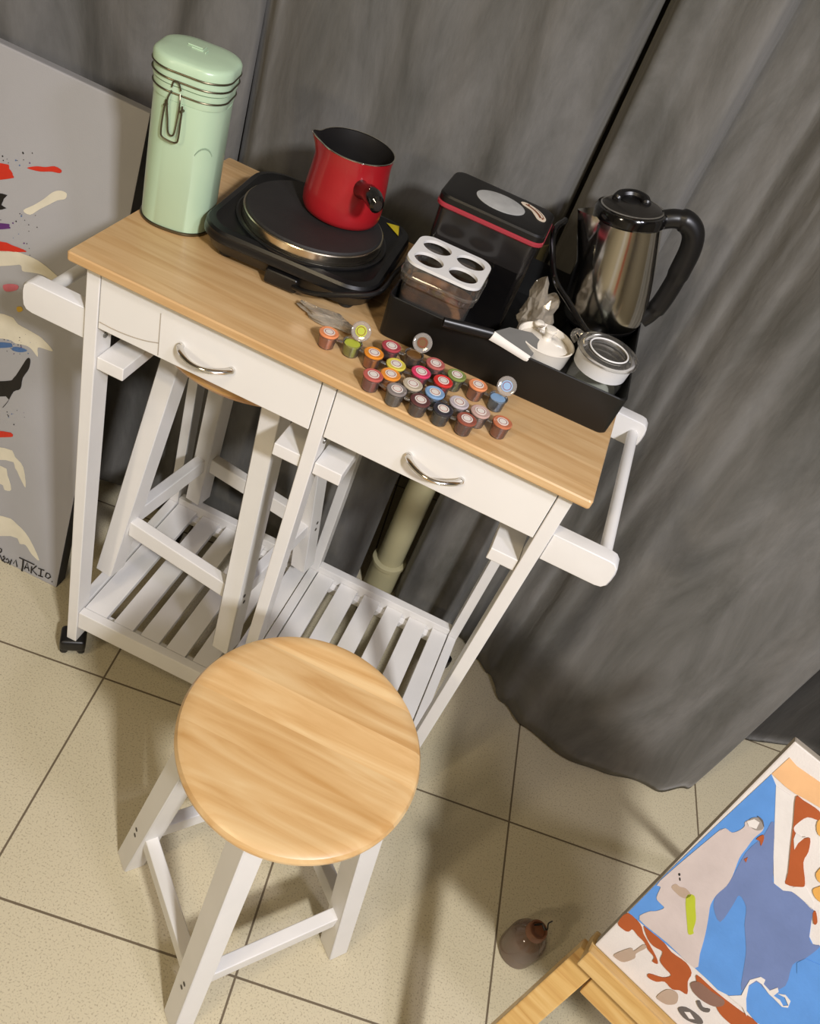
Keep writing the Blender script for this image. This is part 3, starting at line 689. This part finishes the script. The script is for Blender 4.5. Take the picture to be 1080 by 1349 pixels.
# kettle, leaning to the left on its black power base
KX, KY = 0.610, 0.337
kb = thing('power_base', 'round black power base under the steel kettle', 'appliance base', (KX + 0.002, KY, TZ))
bm = B(); lathe(bm, [(0.044, 0.0), (0.047, 0.003), (0.047, 0.014), (0.044, 0.0215), (0.038, 0.0230), (0.0, 0.0230)], 48); obj('disc', bm, M['black_plastic'], kb, True)
kt = thing('kettle', 'polished steel electric kettle with black lid and handle, leaning left', 'kettle', (KX - 0.001, KY, H + 0.0415), rot=(0, -0.20, 0))
bm = B(); lathe(bm, [(0.0, 0.0), (0.048, 0.0), (0.0525, 0.003), (0.055, 0.008)], 56); obj('base_ring', bm, M['black_plastic'], kt, True)
ksa = math.radians(192)
def kspout(a, z):
    d = (a - ksa + PI) % (2 * PI) - PI
    k = max(0.0, (z - 0.085) / 0.068); return 0.026 * k * max(0.0, 1 - abs(d) / 0.42)
bm = B(); n = 96; rows = []
for r, z in [(0.0545, 0.0082), (0.0572, 0.014), (0.0585, 0.026), (0.0585, 0.045), (0.0572, 0.065), (0.0550, 0.085), (0.0525, 0.103), (0.0500, 0.120), (0.0475, 0.136), (0.0455, 0.148), (0.0452, 0.153)]:
    rows.append([bm.verts.new(((r + kspout(2 * PI * i / n, z)) * math.cos(2 * PI * i / n), (r + kspout(2 * PI * i / n, z)) * math.sin(2 * PI * i / n), z)) for i in range(n)])
for a, b in zip(rows, rows[1:]):
    for i in range(n): bm.faces.new((a[i], a[(i + 1) % n], b[(i + 1) % n], b[i]))
bm.faces.new(rows[0][::-1]); bm.faces.new(rows[-1])
obj('body', bm, M['steel'], kt, True, angle=28)
bm = B(); lathe(bm, [(0.0462, 0.1505), (0.0485, 0.153), (0.0485, 0.162), (0.0465, 0.166), (0.041, 0.1672)], 56, cap=(True, True)); ld = obj('lid', bm, M['black_gloss'], kt, True)
bm = B(); lathe(bm, [(0.0408, 0.1675), (0.036, 0.1705), (0.020, 0.1725), (0.0, 0.1730)], 48); l_ = obj('lid_plate', bm, M['lid_dark'], ld, True)
bm = B(); lathe(bm, [(0.0420, 0.1665), (0.0428, 0.1680), (0.0410, 0.1690), (0.0400, 0.1680)], 56); l_ = obj('lid_trim', bm, M['chrome'], ld, True)
bm = B(); tube(bm, catmull([(0.016, 0.006, 0.1715), (0.012, 0.018, 0.1745), (-0.004, 0.024, 0.1760), (-0.020, 0.016, 0.1745), (-0.024, 0.000, 0.1715)], 5), [0.004] + [0.0065] * 19 + [0.004], 10, sx=1.0); lathe(bm, [(0.013, 0.1725), (0.012, 0.1735), (0.0, 0.1737)], 24, ctr=(-0.005, 0.006, 0)); obj('lid_grip', bm, M['black_plastic'], ld, True)
ha = math.radians(12)
def kh(r, z): return (r * math.cos(ha), r * math.sin(ha), z)
bm = B()
tube(bm, catmull([kh(0.043, 0.157), kh(0.058, 0.161), kh(0.075, 0.159), kh(0.088, 0.146), kh(0.0915, 0.125), kh(0.0885, 0.098), kh(0.0835, 0.068), kh(0.076, 0.040), kh(0.067, 0.022), kh(0.058, 0.012)], 5), [0.0125] * 8 + [0.0150] * 20 + [0.0135] * 10 + [0.0115] * 8, 16, sx=1.0)
obj('handle', bm, M['black_plastic'], kt, True)

# sugar bowl
sg = thing('sugar_bowl', 'small white ceramic sugar bowl with knobbed lid at tray front', 'bowl', (0.5490, 0.1705, TZ)); sg.scale = (0.96, 0.96, 1.0)
bm = B(); lathe(bm, [(0.0, 0.0), (0.022, 0.0), (0.024, 0.003), (0.032, 0.020), (0.0375, 0.040), (0.0395, 0.060), (0.0405, 0.0625), (0.0385, 0.0632), (0.0370, 0.060), (0.0350, 0.045)], 56, cap=(True, False)); obj('bowl', bm, M['ceramic'], sg, True)
def notch(a):
    d = (a - math.radians(120) + PI) % (2 * PI) - PI; return 1 - 0.22 * math.exp(-(d / 0.25) ** 2)
bm = B(); lathe(bm, [(0.0355, 0.0530), (0.0355, 0.0550), (0.032, 0.0570), (0.020, 0.0605), (0.007, 0.0630), (0.0050, 0.0665), (0.0060, 0.0710), (0.0085, 0.0755), (0.0080, 0.0790), (0.0, 0.0800)], 56, shape=lambda a: 1.0); obj('lid', bm, M['ceramic'], sg, True)
bm = B(); lathe(bm, [(0.0, 0.0), (0.006, 0.0), (0.008, 0.003), (0.005, 0.006), (0.0, 0.0065)], 20, mtx=Matrix.Translation((-0.017, 0.026, 0.0625))); obj('spoon_notch', bm, M['ceramic'], sg, True)

# glass jar
jr = thing('glass_jar', 'glass jar with white clip lid in the right front tray corner', 'jar', (0.6265, 0.1735, TZ))
bm = B(); lathe(bm, [(0.0, 0.0), (0.030, 0.0), (0.034, 0.004), (0.0360, 0.014), (0.0360, 0.040), (0.0355, 0.048), (0.0335, 0.054), (0.033, 0.060)], 56, cap=(True, False)); obj('glass', bm, M['glass'], jr, True)
bm = B(); lathe(bm, [(0.0, 0.002), (0.029, 0.002), (0.0325, 0.006), (0.0342, 0.014), (0.0342, 0.030), (0.033, 0.033), (0.0, 0.034)], 48); c_ = obj('contents', bm, M['sugar'], jr, True); c_['label'] = 'pale grainy contents'
bm = B(); lathe(bm, [(0.0345, 0.0560), (0.0360, 0.0565), (0.0375, 0.074), (0.0385, 0.0765), (0.0385, 0.0782), (0.034, 0.0790), (0.033, 0.0770)], 56, cap=(True, True)); ld = obj('lid', bm, M['white_plastic'], jr, True)
bm = B(); lathe(bm, [(0.0400, 0.0776), (0.0415, 0.0790), (0.0415, 0.0825), (0.0395, 0.0838), (0.0300, 0.0835), (0.0290, 0.0815), (0.0, 0.0812)], 56); l_ = obj('lid_cover', bm, M['clear'], ld, True); l_['label'] = 'clear cover plate'
bm = B(); tube(bm, [(0.026 * math.cos(2 * PI * i / 40), 0.026 * math.sin(2 * PI * i / 40), 0.0838) for i in range(40)], 0.0011, 8, closed=True); obj('lid_bead', bm, M['white_plastic'], ld, True)
bm = B(); a0 = math.radians(160); tube(bm, catmull([(0.039 * math.cos(a0), 0.039 * math.sin(a0), 0.080), (0.050 * math.cos(a0), 0.050 * math.sin(a0), 0.081), (0.052 * math.cos(a0), 0.052 * math.sin(a0), 0.073), (0.044 * math.cos(a0), 0.044 * math.sin(a0), 0.068)], 4), 0.0038, 10); obj('clip', bm, M['clear'], jr, True)

# spatula resting on the tray rim
p0 = onz((584, 424), H + 0.0705); p1 = onz((648, 441), H + 0.0700); p2 = onz((696, 472), H + 0.056)
sa = thing('spatula', 'spatula with black handle and white blade lying along the tray front', 'spatula', p1)
bm = B(); q = [p0 - p1, (p0 - p1) * 0.5, Vector((0, 0, 0))]; tube(bm, q, [0.0065, 0.0075, 0.0075], 14, sx=0.75); obj('handle', bm, M['black_plastic'], sa, True)
d = (p2 - p1); sd = Vector((0.30, 0.95, 0.12)).normalized()
bm = B()
prof = [(0.0, 0.010), (0.12, 0.030), (0.55, 0.046), (1.0, 0.040)]
a = [bm.verts.new(d * u) for u, w_ in prof]; b = [bm.verts.new(d * u + sd * w_) for u, w_ in prof]
a2 = [bm.verts.new(d * u + Vector((0, 0, 0.004))) for u, w_ in prof]; b2 = [bm.verts.new(d * u + sd * w_ + Vector((0, 0, 0.002))) for u, w_ in prof]
for i in range(3):
    bm.faces.new((a[i], a[i + 1], b[i + 1], b[i])); bm.faces.new((a2[i], b2[i], b2[i + 1], a2[i + 1]))
    bm.faces.new((a[i], a2[i], a2[i + 1], a[i + 1])); bm.faces.new((b[i], b[i + 1], b2[i + 1], b2[i]))
bm.faces.new((a[0], b[0], b2[0], a2[0])); bm.faces.new((a[3], a2[3], b2[3], b[3]))
obj('blade', bm, M['spat_grey'], sa)
bm = B(); tube(bm, [d * u + Vector((0, -0.003, 0.0005)) for u in (0.0, 0.3, 0.65, 1.0)], [0.007, 0.006, 0.0055, 0.005], 10, sx=0.6); b_ = obj('blade_edge', bm, M['spat_white'], sa, True); b_['label'] = 'white blade edge'

# crumpled clear bag between box and kettle, crumpled film by the hot plate
def crumple(name, label, cat, m, pts, r, seed, flat=1.0):
    rnd = random.Random(seed); bm = bmesh.new(); bmesh.ops.create_icosphere(bm, subdivisions=3, radius=1)
    for v in bm.verts:
        n = v.co.copy(); k = 1 + 0.22 * math.sin(5.1 * n.x + 3 * n.y + seed) + 0.18 * math.sin(7.7 * n.z - 4 * n.x) + rnd.uniform(-0.10, 0.10)
        v.co = Vector((n.x * r[0] * k, n.y * r[1] * k, n.z * r[2] * k))
    zmin = min(v.co.z for v in bm.verts)
    for v in bm.verts: v.co.z = max(v.co.z - zmin - 0.1 * r[2], 0.0)
    return tag(obj(name, bm, m, None, False, loc=pts), label, cat)
crumple('plastic_bag', 'crumpled clear plastic bag between the black box and the kettle', 'bag', M['film'], (0.5205, 0.255, TZ + 0.0005), (0.022, 0.030, 0.040), 3)
crumple('plastic_film', 'scrap of crumpled clear film lying before the hot plate', 'film', M['film'], (0.287, 0.086, H + 0.0004), (0.036, 0.013, 0.006), 5)

# black cable hanging over the tray between box and kettle
cb = [ony((730, 305), 0.300), ony((728, 345), 0.275), ony((733, 372), 0.255), ony((750, 400), 0.245), ony((765, 425), 0.238), ony((776, 440), 0.232), ony((790, 452), 0.245)]
cb.append(Vector((0.645, 0.258, H + 0.034))); cb.append(Vector((0.648, 0.268, H + 0.016)))
bm = B(); tube(bm, catmull([ony((745, 290), 0.330)] + cb, 6), 0.0042, 10)
tag(obj('cable', bm, M['black_gloss'], None, True), 'glossy black cable curving in front of the steel kettle', 'cable')

# ------------------------------------------------------------------ paint pots
def pot_proto():
    bm = B(); lathe(bm, [(0.0085, 0.0004), (0.0098, 0.0015), (0.0108, 0.0150), (0.0108, 0.0158)], 24)
    return bm
POT = {}
def pm(c):
    if c not in POT: POT[c] = mat('acrylic ' + c, c, 0.3, var=0.08, scale=60, coat=0.5)
    return POT[c]
lid_m = clear_mat('lid plastic', (0.9, 0.88, 0.86, 1), 0.10, 0.25, '#d6cfc8')
lab_m = mat('lid sticker', '#d9d2c8', 0.45)
num_m = mat('sticker print', '#8a3a34', 0.5)
cup_m = clear_mat('cup plastic', (0.96, 0.95, 0.94, 1), 0.04, 0.06, '#d6cfc8')
def strip(label, cols, pxs, opens=(), zl=0.021):
    pos = [onz(p, H + 0.018) for p in pxs]
    base = Vector((pos[0].x, pos[0].y, H))
    st = thing('paint_pot_strip', label, 'paint pots', base, 0, 'strips of acrylic paint pots on the trolley top')
    for i, (c, p) in enumerate(zip(cols, pos)):
        l = Vector((p.x - base.x, p.y - base.y, 0.0003))
        bm = B(); lathe(bm, [(0.0088, 0.0), (0.0100, 0.0012), (0.0112, 0.0165), (0.0124, 0.0170), (0.0124, 0.0180), (0.0110, 0.0180)], 24, cap=(True, False))
        cup = obj('pot', bm, cup_m, st, True, loc=l)
        bm = B(); lathe(bm, [(0.0, 0.0008), (0.0084, 0.0008), (0.0094, 0.002), (0.0105, 0.0150), (0.0098, 0.0158), (0.0, 0.0160)], 20); obj('paint', bm, pm(c), cup, True)
        bm = B(); lathe(bm, [(0.0, 0.0), (0.0118, 0.0), (0.0124, 0.0006), (0.0124, 0.0022), (0.0110, 0.0030), (0.0095, 0.0026), (0.0, 0.0026)], 24)
        lathe(bm, [(0.0072, 0.0026), (0.0072, 0.0030), (0.0, 0.0030)], 20, mi=1)
        tube(bm, [(0.0052 * math.cos(2 * PI * k / 16), 0.0052 * math.sin(2 * PI * k / 16), 0.0030) for k in range(16)], 0.0004, 5, closed=True, mi=2)
        ld = obj('lid', bm, [pm(c), lab_m, num_m] if i not in opens else [lid_m, pm(c), num_m], cup, True)
        if i in opens:
            ld.location = (0.003, 0.0125, 0.0290); ld.rotation_euler = (0.95, 0, 0.1)
        else: ld.location = (0, 0, 0.0182)
    for a, b in zip(pos, pos[1:]):
        bm = B(); d = (b - a).normalized(); pa = Vector((a.x - base.x, a.y - base.y, 0.0140)); pb = Vector((b.x - base.x, b.y - base.y, 0.0140))
        bar(bm, pa + d * 0.0116, pb - d * 0.0116, 0.005, 0.0018, (-d.y, d.x, 0), 0.0004); obj('link', bm, cup_m, st)
    return st
strip('strip of paint pots nearest the black tray, from red to open blue', ['#a8434a', '#6b4a24', '#b0605a', '#7d8a4a', '#d98a5c', '#7f9fc0'],
      [(515, 458), (546, 466), (573, 481), (601, 496), (629, 509), (657, 523)], opens=(1, 5))
strip('strip of bright paint pots reaching furthest left, orange, lime and red', ['#dc8a5a', '#b0b83c', '#dd8a2c', '#cfc04c', '#d23c62', '#c8322e'],
      [(433, 440), (465, 451), (492, 467), (521, 482), (554, 492), (583, 504)], opens=(1,))
strip('strip of paint pots from orange and blue to terracotta at the right end', ['#dd8b34', '#b7aa94', '#7d9ec2', '#b3a9ac', '#b89a90', '#b86c4a'],
      [(514, 495), (543, 508), (572, 519), (604, 532), (632, 544), (661, 558)])
strip('strip of grey, dark and brown paint pots nearest the front table edge', ['#b55a50', '#7f7672', '#5a3433', '#2e2c34', '#8c4a3a'],
      [(491, 496), (522, 515), (553, 529), (583, 541), (614, 554)])

# ------------------------------------------------------------------ grey abstract canvas leaning on the left
LN = math.atan2(0.182, 0.907)
cv = thing('abstract_painting', 'large grey abstract canvas with red, cream and black strokes leaning at left', 'painting', (-0.1045, 0.118, 0.0), rot=(-LN, 0, 0))
CW, CH, CT = 0.85, 0.926, 0.030
bm = B(); box(bm, -CW, 0, 0.0004, CT, 0.0, CH, 0.003)
FN = Vector((0, -math.cos(LN), math.sin(LN)))
FN_w = Vector((0, -math.cos(LN), math.sin(LN)))
minv = (Matrix.Translation((-0.1045, 0.118, 0)) @ Matrix.Rotation(-LN, 4, 'X')).inverted()
FNw = (Matrix.Rotation(-LN, 3, 'X') @ Vector((0, -1, 0)))
def onc(p): return minv @ on_plane(p, (-0.1045, 0.118, 0), FNw)
body = obj('canvas', bm, [M['canvas_grey'], M['canvas_side']], cv)
for f in body.data.polygons:
    if f.normal.x > 0.7 or f.normal.y > 0.7: f.material_index = 1
bm = B()
mats = ['p_red', 'p_cream', 'p_black', 'p_purple', 'p_pink', 'p_blue', 'p_yellow']
LF = Vector((0, -0.0006, 0))
def stroke(col, pts, smooth=True):
    P = [onc(p) for p in pts]
    if smooth: P = catmull(P, 3, True)
    poly_patch(bm, P, LF, mats.index(col))
stroke('p_red', [(-87, 212), (2, 215), (12, 222), (17, 231), (8, 236), (-87, 242)])
stroke('p_red', [(36, 221), (48, 219), (60, 220), (72, 219), (81, 224), (79, 228), (68, 226), (55, 226), (44, 224)])
stroke('p_cream', [(31, 277), (45, 270), (58, 262), (70, 253), (80, 251), (88, 255), (86, 262), (76, 264), (66, 269), (52, 276), (40, 283)])
stroke('p_black', [(-78, 252), (3, 255), (5, 262), (2, 270), (3, 276), (-78, 280)])
stroke('p_purple', [(-85, 294), (2, 294), (12, 298), (4, 302), (-85, 302)])
stroke('p_red', [(-62, 314), (0, 318), (16, 323), (35, 331), (18, 332), (-62, 333)])
stroke('p_cream', [(-69, 331), (12, 331), (32, 335), (50, 343), (66, 355), (80, 369), (70, 370), (56, 362), (42, 359), (30, 357), (27, 349), (10, 350), (-69, 352)])
stroke('p_pink', [(4, 376), (14, 374), (24, 376), (22, 382), (8, 384)])
stroke('p_cream', [(-83, 404), (6, 414), (24, 427), (42, 437), (56, 446), (70, 462), (60, 460), (50, 458), (50, 470), (42, 460), (34, 455), (20, 452), (4, 446), (-83, 440)])
stroke('p_blue', [(-60, 450), (6, 451), (16, 455), (8, 458), (-60, 459)]); stroke('p_blue', [(18, 457), (28, 458), (36, 462), (26, 464), (16, 461)])
stroke('p_black', [(-67, 505), (6, 502), (18, 498), (28, 484), (36, 472), (40, 474), (38, 486), (30, 498), (27, 512), (18, 516), (10, 530), (3, 537), (8, 522), (-67, 526)])
stroke('p_red', [(-74, 566), (4, 568), (17, 574), (4, 576), (-74, 576)])
stroke('p_cream', [(-81, 584), (6, 590), (20, 602), (31, 616), (34, 642), (27, 630), (20, 616), (8, 606), (-81, 602)])
stroke('p_cream', [(-58, 606), (2, 614), (10, 626), (15, 645), (6, 645), (-2, 636), (-58, 628)])
stroke('p_cream', [(-65, 672), (4, 680), (22, 690), (38, 708), (52, 738), (42, 730), (34, 718), (26, 716), (14, 706), (-65, 704)])
stroke('p_yellow', [(22, 405), (28, 404), (30, 409), (24, 411)])
rnd = random.Random(4)
for i in range(70):
    x, y = rnd.choice([(rnd.gauss(24, 16), rnd.gauss(300, 18)), (rnd.gauss(22, 14), rnd.gauss(455, 8)), (rnd.gauss(20, 14), rnd.gauss(212, 8)), (rnd.gauss(8, 12), rnd.gauss(545, 6))])
    if x < 1: continue
    c = onc((x, y)); r = rnd.uniform(0.0004, 0.0013)
    poly_patch(bm, [c + Vector((r * math.cos(a), 0, r * math.sin(a))) for a in (0, 1.05, 2.1, 3.14, 4.2, 5.25)], LF, rnd.choice([2, 2, 2, 3, 5]))
# signature
def sig(pts, w=0.0030): ribbon(bm, [onc((x / 5.864, 560 + y / 5.864)) for x, y in pts], w, 0.0008, (0, -1, 0), 2)
sig([(0, 950), (14, 958), (12, 975), (0, 985)]); sig([(0, 1000), (14, 1030), (22, 1052)])
sig([(24, 1020), (34, 1010), (40, 1025), (26, 1042), (34, 1058), (46, 1058)])
sig([(48, 1040), (60, 1030), (72, 1050), (62, 1066), (50, 1056)])
sig([(76, 1078), (92, 1036), (104, 1070), (124, 1040), (134, 1095)])
sig([(150, 1022), (215, 1052), (268, 1078)], 0.0032); sig([(182, 1038), (178, 1090), (168, 1136)], 0.0038)
sig([(190, 1112), (212, 1062), (226, 1128)]); sig([(196, 1096), (222, 1104)])
sig([(246, 1090), (242, 1144)]); sig([(284, 1086), (250, 1116), (288, 1158)])
sig([(296, 1104), (345, 1122)]); sig([(320, 1114), (314, 1166)]); sig([(296, 1160), (334, 1172)])
sig([(362, 1140), (384, 1150), (392, 1172), (372, 1184), (352, 1170), (362, 1140)])
sig([(400, 1206), (408, 1210)], 0.003)
for f in bm.faces: pass
obj('brush_strokes', bm, [M[m] for m in mats], cv)

# ------------------------------------------------------------------ easel with the blue painting
Z0 = 0.45
BL = onz((783, 1245), Z0)
e1 = Vector((0.935, -0.355, 0)).normalized(); nh = Vector((-0.355, -0.935, 0)).normalized()
lean = math.radians(23)
e2 = (-nh * math.sin(lean) + Vector((0, 0, math.cos(lean)))).normalized(); en = e1.cross(e2).normalized()
tl = on_plane((1045, 975), BL, en); PH = (tl - BL).dot(e2); PW = 0.36
fm = Matrix((e1, en * -1, e2)).transposed().to_4x4(); fm.translation = BL   # local x along ledge, y to the back, z up the canvas
pa = bpy.data.objects.new('painted_canvas', None); C.objects.link(pa); pa.matrix_world = fm; pa.empty_display_size = 0.05
tag(pa, 'blue and rust landscape painting on a white canvas, propped on the wooden easel', 'painting')
bm = B(); box(bm, 0, PW, 0.0004, 0.017, 0, PH, 0.002)
cvs = obj('canvas', bm, [M['canvas_white'], M['canvas_raw']], pa)
for f in cvs.data.polygons:
    if f.normal.y > -0.6 and abs(f.normal.y) < 0.8: f.material_index = 1
fi = fm.inverted()
bm = B(); qm = ['q_sky', 'q_peri', 'q_beige', 'q_rust', 'q_peach', 'q_brown', 'q_tan', 'q_green', 'q_ochre', 'q_grey', 'q_white', 'q_rock', 'p_black']
def qs(col, pts, lv=1, smooth=None):
    if smooth is None: smooth = col not in ('q_sky', 'q_peach', 'q_white') and len(pts) > 3
    P = [fi @ on_plane((780 + x / 3.56, 970 + y / 3.56), BL, en) for x, y in pts]
    P = [Vector((max(p.x, 0.0012), 0.0004, min(max(p.z, 0.001), PH - 0.001))) for p in P]
    if smooth: P = catmull(P, 3, True)
    poly_patch(bm, P, Vector((0, -0.0003 * lv - 0.0004, 0)), qm.index(col))
qs('q_peach', [(925, 100), (960, 140), (1000, 168), (1068, 215), (1180, 290), (1180, 400), (1068, 335), (1010, 300), (950, 268), (905, 235), (842, 176)])
qs('q_sky', [(840, 178), (862, 230), (856, 450), (848, 640), (852, 688), (895, 722), (935, 727), (985, 765), (1037, 815), (1030, 850), (1018, 940), (1035, 975), (1090, 990), (1200, 1000), (1200, 1420), (900, 1400), (770, 1342), (735, 1300), (690, 1240), (640, 1215), (590, 1190), (540, 1140), (485, 1090), (165, 822), (330, 650), (580, 420)])
qs('q_peri', [(852, 400), (848, 640), (852, 688), (895, 722), (935, 727), (985, 765), (1037, 815), (1030, 850), (1018, 940), (1035, 975), (1068, 985), (1000, 1040), (940, 1070), (905, 1170), (820, 1190), (770, 1150), (700, 1190), (712, 1080), (722, 1000), (715, 880), (722, 800), (690, 745), (660, 790), (600, 870), (570, 800), (585, 740), (640, 690), (720, 545), (800, 470)], 2)
qs('q_sky', [(960, 1060), (1000, 1040), (1068, 1070), (1068, 1120), (960, 1110)], 3)
qs('q_beige', [(790, 385), (760, 380), (718, 400), (715, 420), (690, 440), (655, 450), (625, 430), (600, 442), (582, 452), (320, 675), (322, 705), (302, 755), (318, 780), (338, 803), (300, 818), (262, 822), (222, 858), (350, 965), (482, 1085), (505, 1020), (530, 930), (545, 850), (555, 790), (585, 740), (630, 700), (660, 650), (690, 570), (722, 525), (760, 475), (800, 440), (804, 405)], 3)
qs('q_green', [(440, 752), (480, 746), (484, 800), (487, 860), (474, 905), (476, 922), (452, 926), (446, 880)], 4)
qs('q_tan', [(372, 706), (392, 690), (412, 704), (440, 712), (464, 742), (440, 758), (418, 752), (400, 738)], 4)
qs('p_black', [(404, 642), (412, 640), (414, 650), (407, 652)], 4); qs('p_black', [(408, 662), (414, 662), (415, 675), (410, 674)], 4)
qs('q_rock', [(735, 392), (770, 378), (798, 400), (802, 430), (775, 440), (745, 425)], 4); qs('q_white', [(726, 396), (760, 386), (785, 402), (770, 432), (735, 420)], 5)
qs('q_rust', [(770, 480), (800, 460), (806, 478), (792, 512), (786, 490)], 4); qs('q_rust', [(712, 575), (730, 565), (722, 590)], 4)
qs('q_grey', [(775, 372), (800, 392), (806, 425), (796, 400)], 5)
qs('q_rust', [(160, 822), (114, 868), (150, 908), (172, 915), (190, 905), (215, 935), (245, 965), (262, 1000), (290, 1035), (282, 1055), (308, 1066), (298, 1030), (262, 965), (240, 925), (225, 880)], 2)
qs('q_rust', [(242, 892), (262, 905), (330, 960), (372, 1012), (440, 1062), (466, 1110), (448, 1150), (446, 1208), (410, 1190), (375, 1185), (340, 1150), (300, 1150), (262, 1130), (268, 1112), (330, 1130), (370, 1120), (340, 1085), (318, 1050), (330, 1010), (290, 985), (262, 950)], 2)
qs('q_rust', [(490, 1118), (560, 1180), (620, 1230), (700, 1290), (770, 1340), (790, 1400), (700, 1380), (640, 1340), (600, 1300), (582, 1262), (612, 1248), (560, 1215), (500, 1170)], 2)
qs('q_brown', [(462, 1158), (500, 1150), (560, 1195), (618, 1235), (612, 1262), (570, 1265), (520, 1240), (490, 1215), (470, 1190)], 3)
qs('q_tan', [(104, 1022), (180, 992), (196, 1006), (240, 976), (256, 990), (206, 1018), (200, 1040), (150, 1058), (118, 1045)], 2)
qs('q_tan', [(302, 1222), (340, 1190), (372, 1188), (402, 1210), (396, 1250), (360, 1258), (330, 1248)], 2)
qs('q_grey', [(402, 1276), (440, 1270), (500, 1310), (520, 1345), (480, 1345), (430, 1320)], 2); qs('q_white', [(432, 1290), (458, 1292), (480, 1325), (455, 1322)], 3)
qs('q_grey', [(490, 1245), (505, 1240), (520, 1270), (552, 1278), (545, 1292), (512, 1284)], 4)
qs('q_white', [(716, 1180), (740, 1140), (790, 1126), (812, 1140), (804, 1160), (832, 1190), (870, 1176), (874, 1196), (850, 1215), (880, 1235), (895, 1262), (920, 1260), (904, 1222), (870, 1205), (905, 1210), (930, 1240), (918, 1270), (890, 1266), (850, 1225), (828, 1205), (796, 1160), (770, 1142), (735, 1165), (722, 1230), (725, 1310), (706, 1270), (640, 1215), (700, 1212)], 4)
qs('q_rust', [(955, 283), (990, 300), (1066, 352), (1064, 392), (1010, 378), (962, 408), (945, 432), (960, 460), (990, 478), (1022, 478), (1014, 540), (990, 590), (998, 690), (975, 705), (906, 690), (918, 640), (932, 500), (944, 400)], 3)
qs('q_white', [(955, 452), (985, 472), (1000, 470), (965, 500), (948, 530), (945, 480)], 4)
qs('q_ochre', [(1056, 400), (1100, 380), (1160, 430), (1120, 480), (1060, 460)], 3); qs('q_ochre', [(1034, 720), (1060, 705), (1100, 700), (1090, 780), (1050, 760)], 3); qs('q_ochre', [(1050, 640), (1100, 600), (1100, 690), (1062, 680)], 3)
qs('q_rust', [(1034, 830), (1048, 820), (1056, 870), (1040, 880)], 3)
ws = [(862, 230), (890, 250), (940, 282), (932, 400), (918, 560), (904, 690), (940, 706), (998, 700), (1010, 720), (1040, 780), (1030, 812), (985, 765), (935, 727), (895, 722), (852, 688), (850, 560)]
qs('q_white', ws, 2)
obj('paint_layer', bm, [M[m] for m in qm], pa)

ez = bpy.data.objects.new('easel', None); C.objects.link(ez); ez.matrix_world = fm; ez.empty_display_size = 0.05
tag(ez, 'low varnished pine easel holding the blue painting, lower right', 'easel')
EW = PW
bm = B(); box(bm, -0.004, EW + 0.004, -0.018, 0.032, -0.0195, -0.0015, 0.003); box(bm, -0.004, EW + 0.004, -0.024, -0.0185, -0.0215, 0.003, 0.002); obj('canvas_ledge', bm, M['easel'], ez)
bm = B(); box(bm, 0.026, EW - 0.026, 0.006, 0.026, -0.070, -0.040, 0.002); obj('cross_bar', bm, M['easel'], ez)
dl = Z0 / e2.z
for x, sp in ((0.008, -0.022), (EW - 0.008, 0.022)):
    bm = B(); foot = Vector((x + sp, 0.016, -dl + 0.009)); bar(bm, foot, (x, 0.016, -0.0205), 0.034, 0.022, (1, 0, 0), 0.002); obj('front_leg', bm, M['easel'], ez)
bm = B(); box(bm, EW / 2 - 0.016, EW / 2 + 0.016, 0.020, 0.036, -0.090, PH + 0.06, 0.002); obj('mast', bm, M['easel'], ez)
bk0 = fm @ Vector((EW / 2, 0.047, PH * 0.75)); bkf = Vector((bk0.x, bk0.y, 0.006)) - nh * 0.42
bm = B(); bar(bm, fi @ bkf, fi @ bk0, 0.030, 0.018, (1, 0, 0), 0.002); obj('rear_leg', bm, M['easel'], ez)

# ------------------------------------------------------------------ bottle on the floor
bt = thing('plastic_bottle', 'small squat clear bottle with brown liquid on the floor tiles', 'bottle', (0.969, -0.122, 0.0)); bt.scale = (0.86, 0.86, 0.94)
bm = B(); lathe(bm, [(0.0, 0.0005), (0.033, 0.0005), (0.0375, 0.004), (0.0385, 0.012), (0.0385, 0.058), (0.035, 0.070), (0.024, 0.081), (0.0165, 0.086), (0.0160, 0.092)], 48, cap=(True, False)); obj('shell', bm, clear_mat('cloudy bottle plastic', (0.85, 0.80, 0.76, 1), 0.05, 0.28, '#b6a293'), bt, True)
bm = B(); lathe(bm, [(0.0, 0.0015), (0.0325, 0.0015), (0.0365, 0.005), (0.0372, 0.012), (0.0372, 0.030), (0.0, 0.030)], 40); c_ = obj('liquid', bm, mat('brown rinse water', '#8a6f60', 0.25, var=0.15), bt, True); c_['label'] = 'murky brown liquid'
bm = B(); lathe(bm, [(0.0185, 0.088), (0.0200, 0.090), (0.0200, 0.104), (0.0180, 0.107), (0.0150, 0.107), (0.0140, 0.100), (0.0, 0.100)], 36); cp = obj('cap', bm, mat('brown cap', '#7a4e34', 0.4, var=0.2), bt, True)
bm = B(); tube(bm, catmull([(0.010, 0.010, 0.106), (0.016, 0.006, 0.109), (0.013, 0.014, 0.116), (0.017, 0.018, 0.124)], 4), 0.0014, 6); tube(bm, [(-0.010, 0.004, 0.1075), (0.004, 0.012, 0.1085), (0.012, 0.003, 0.1080)], 0.0020, 6); obj('cap_tear_strip', bm, M['p_black'], cp, True)
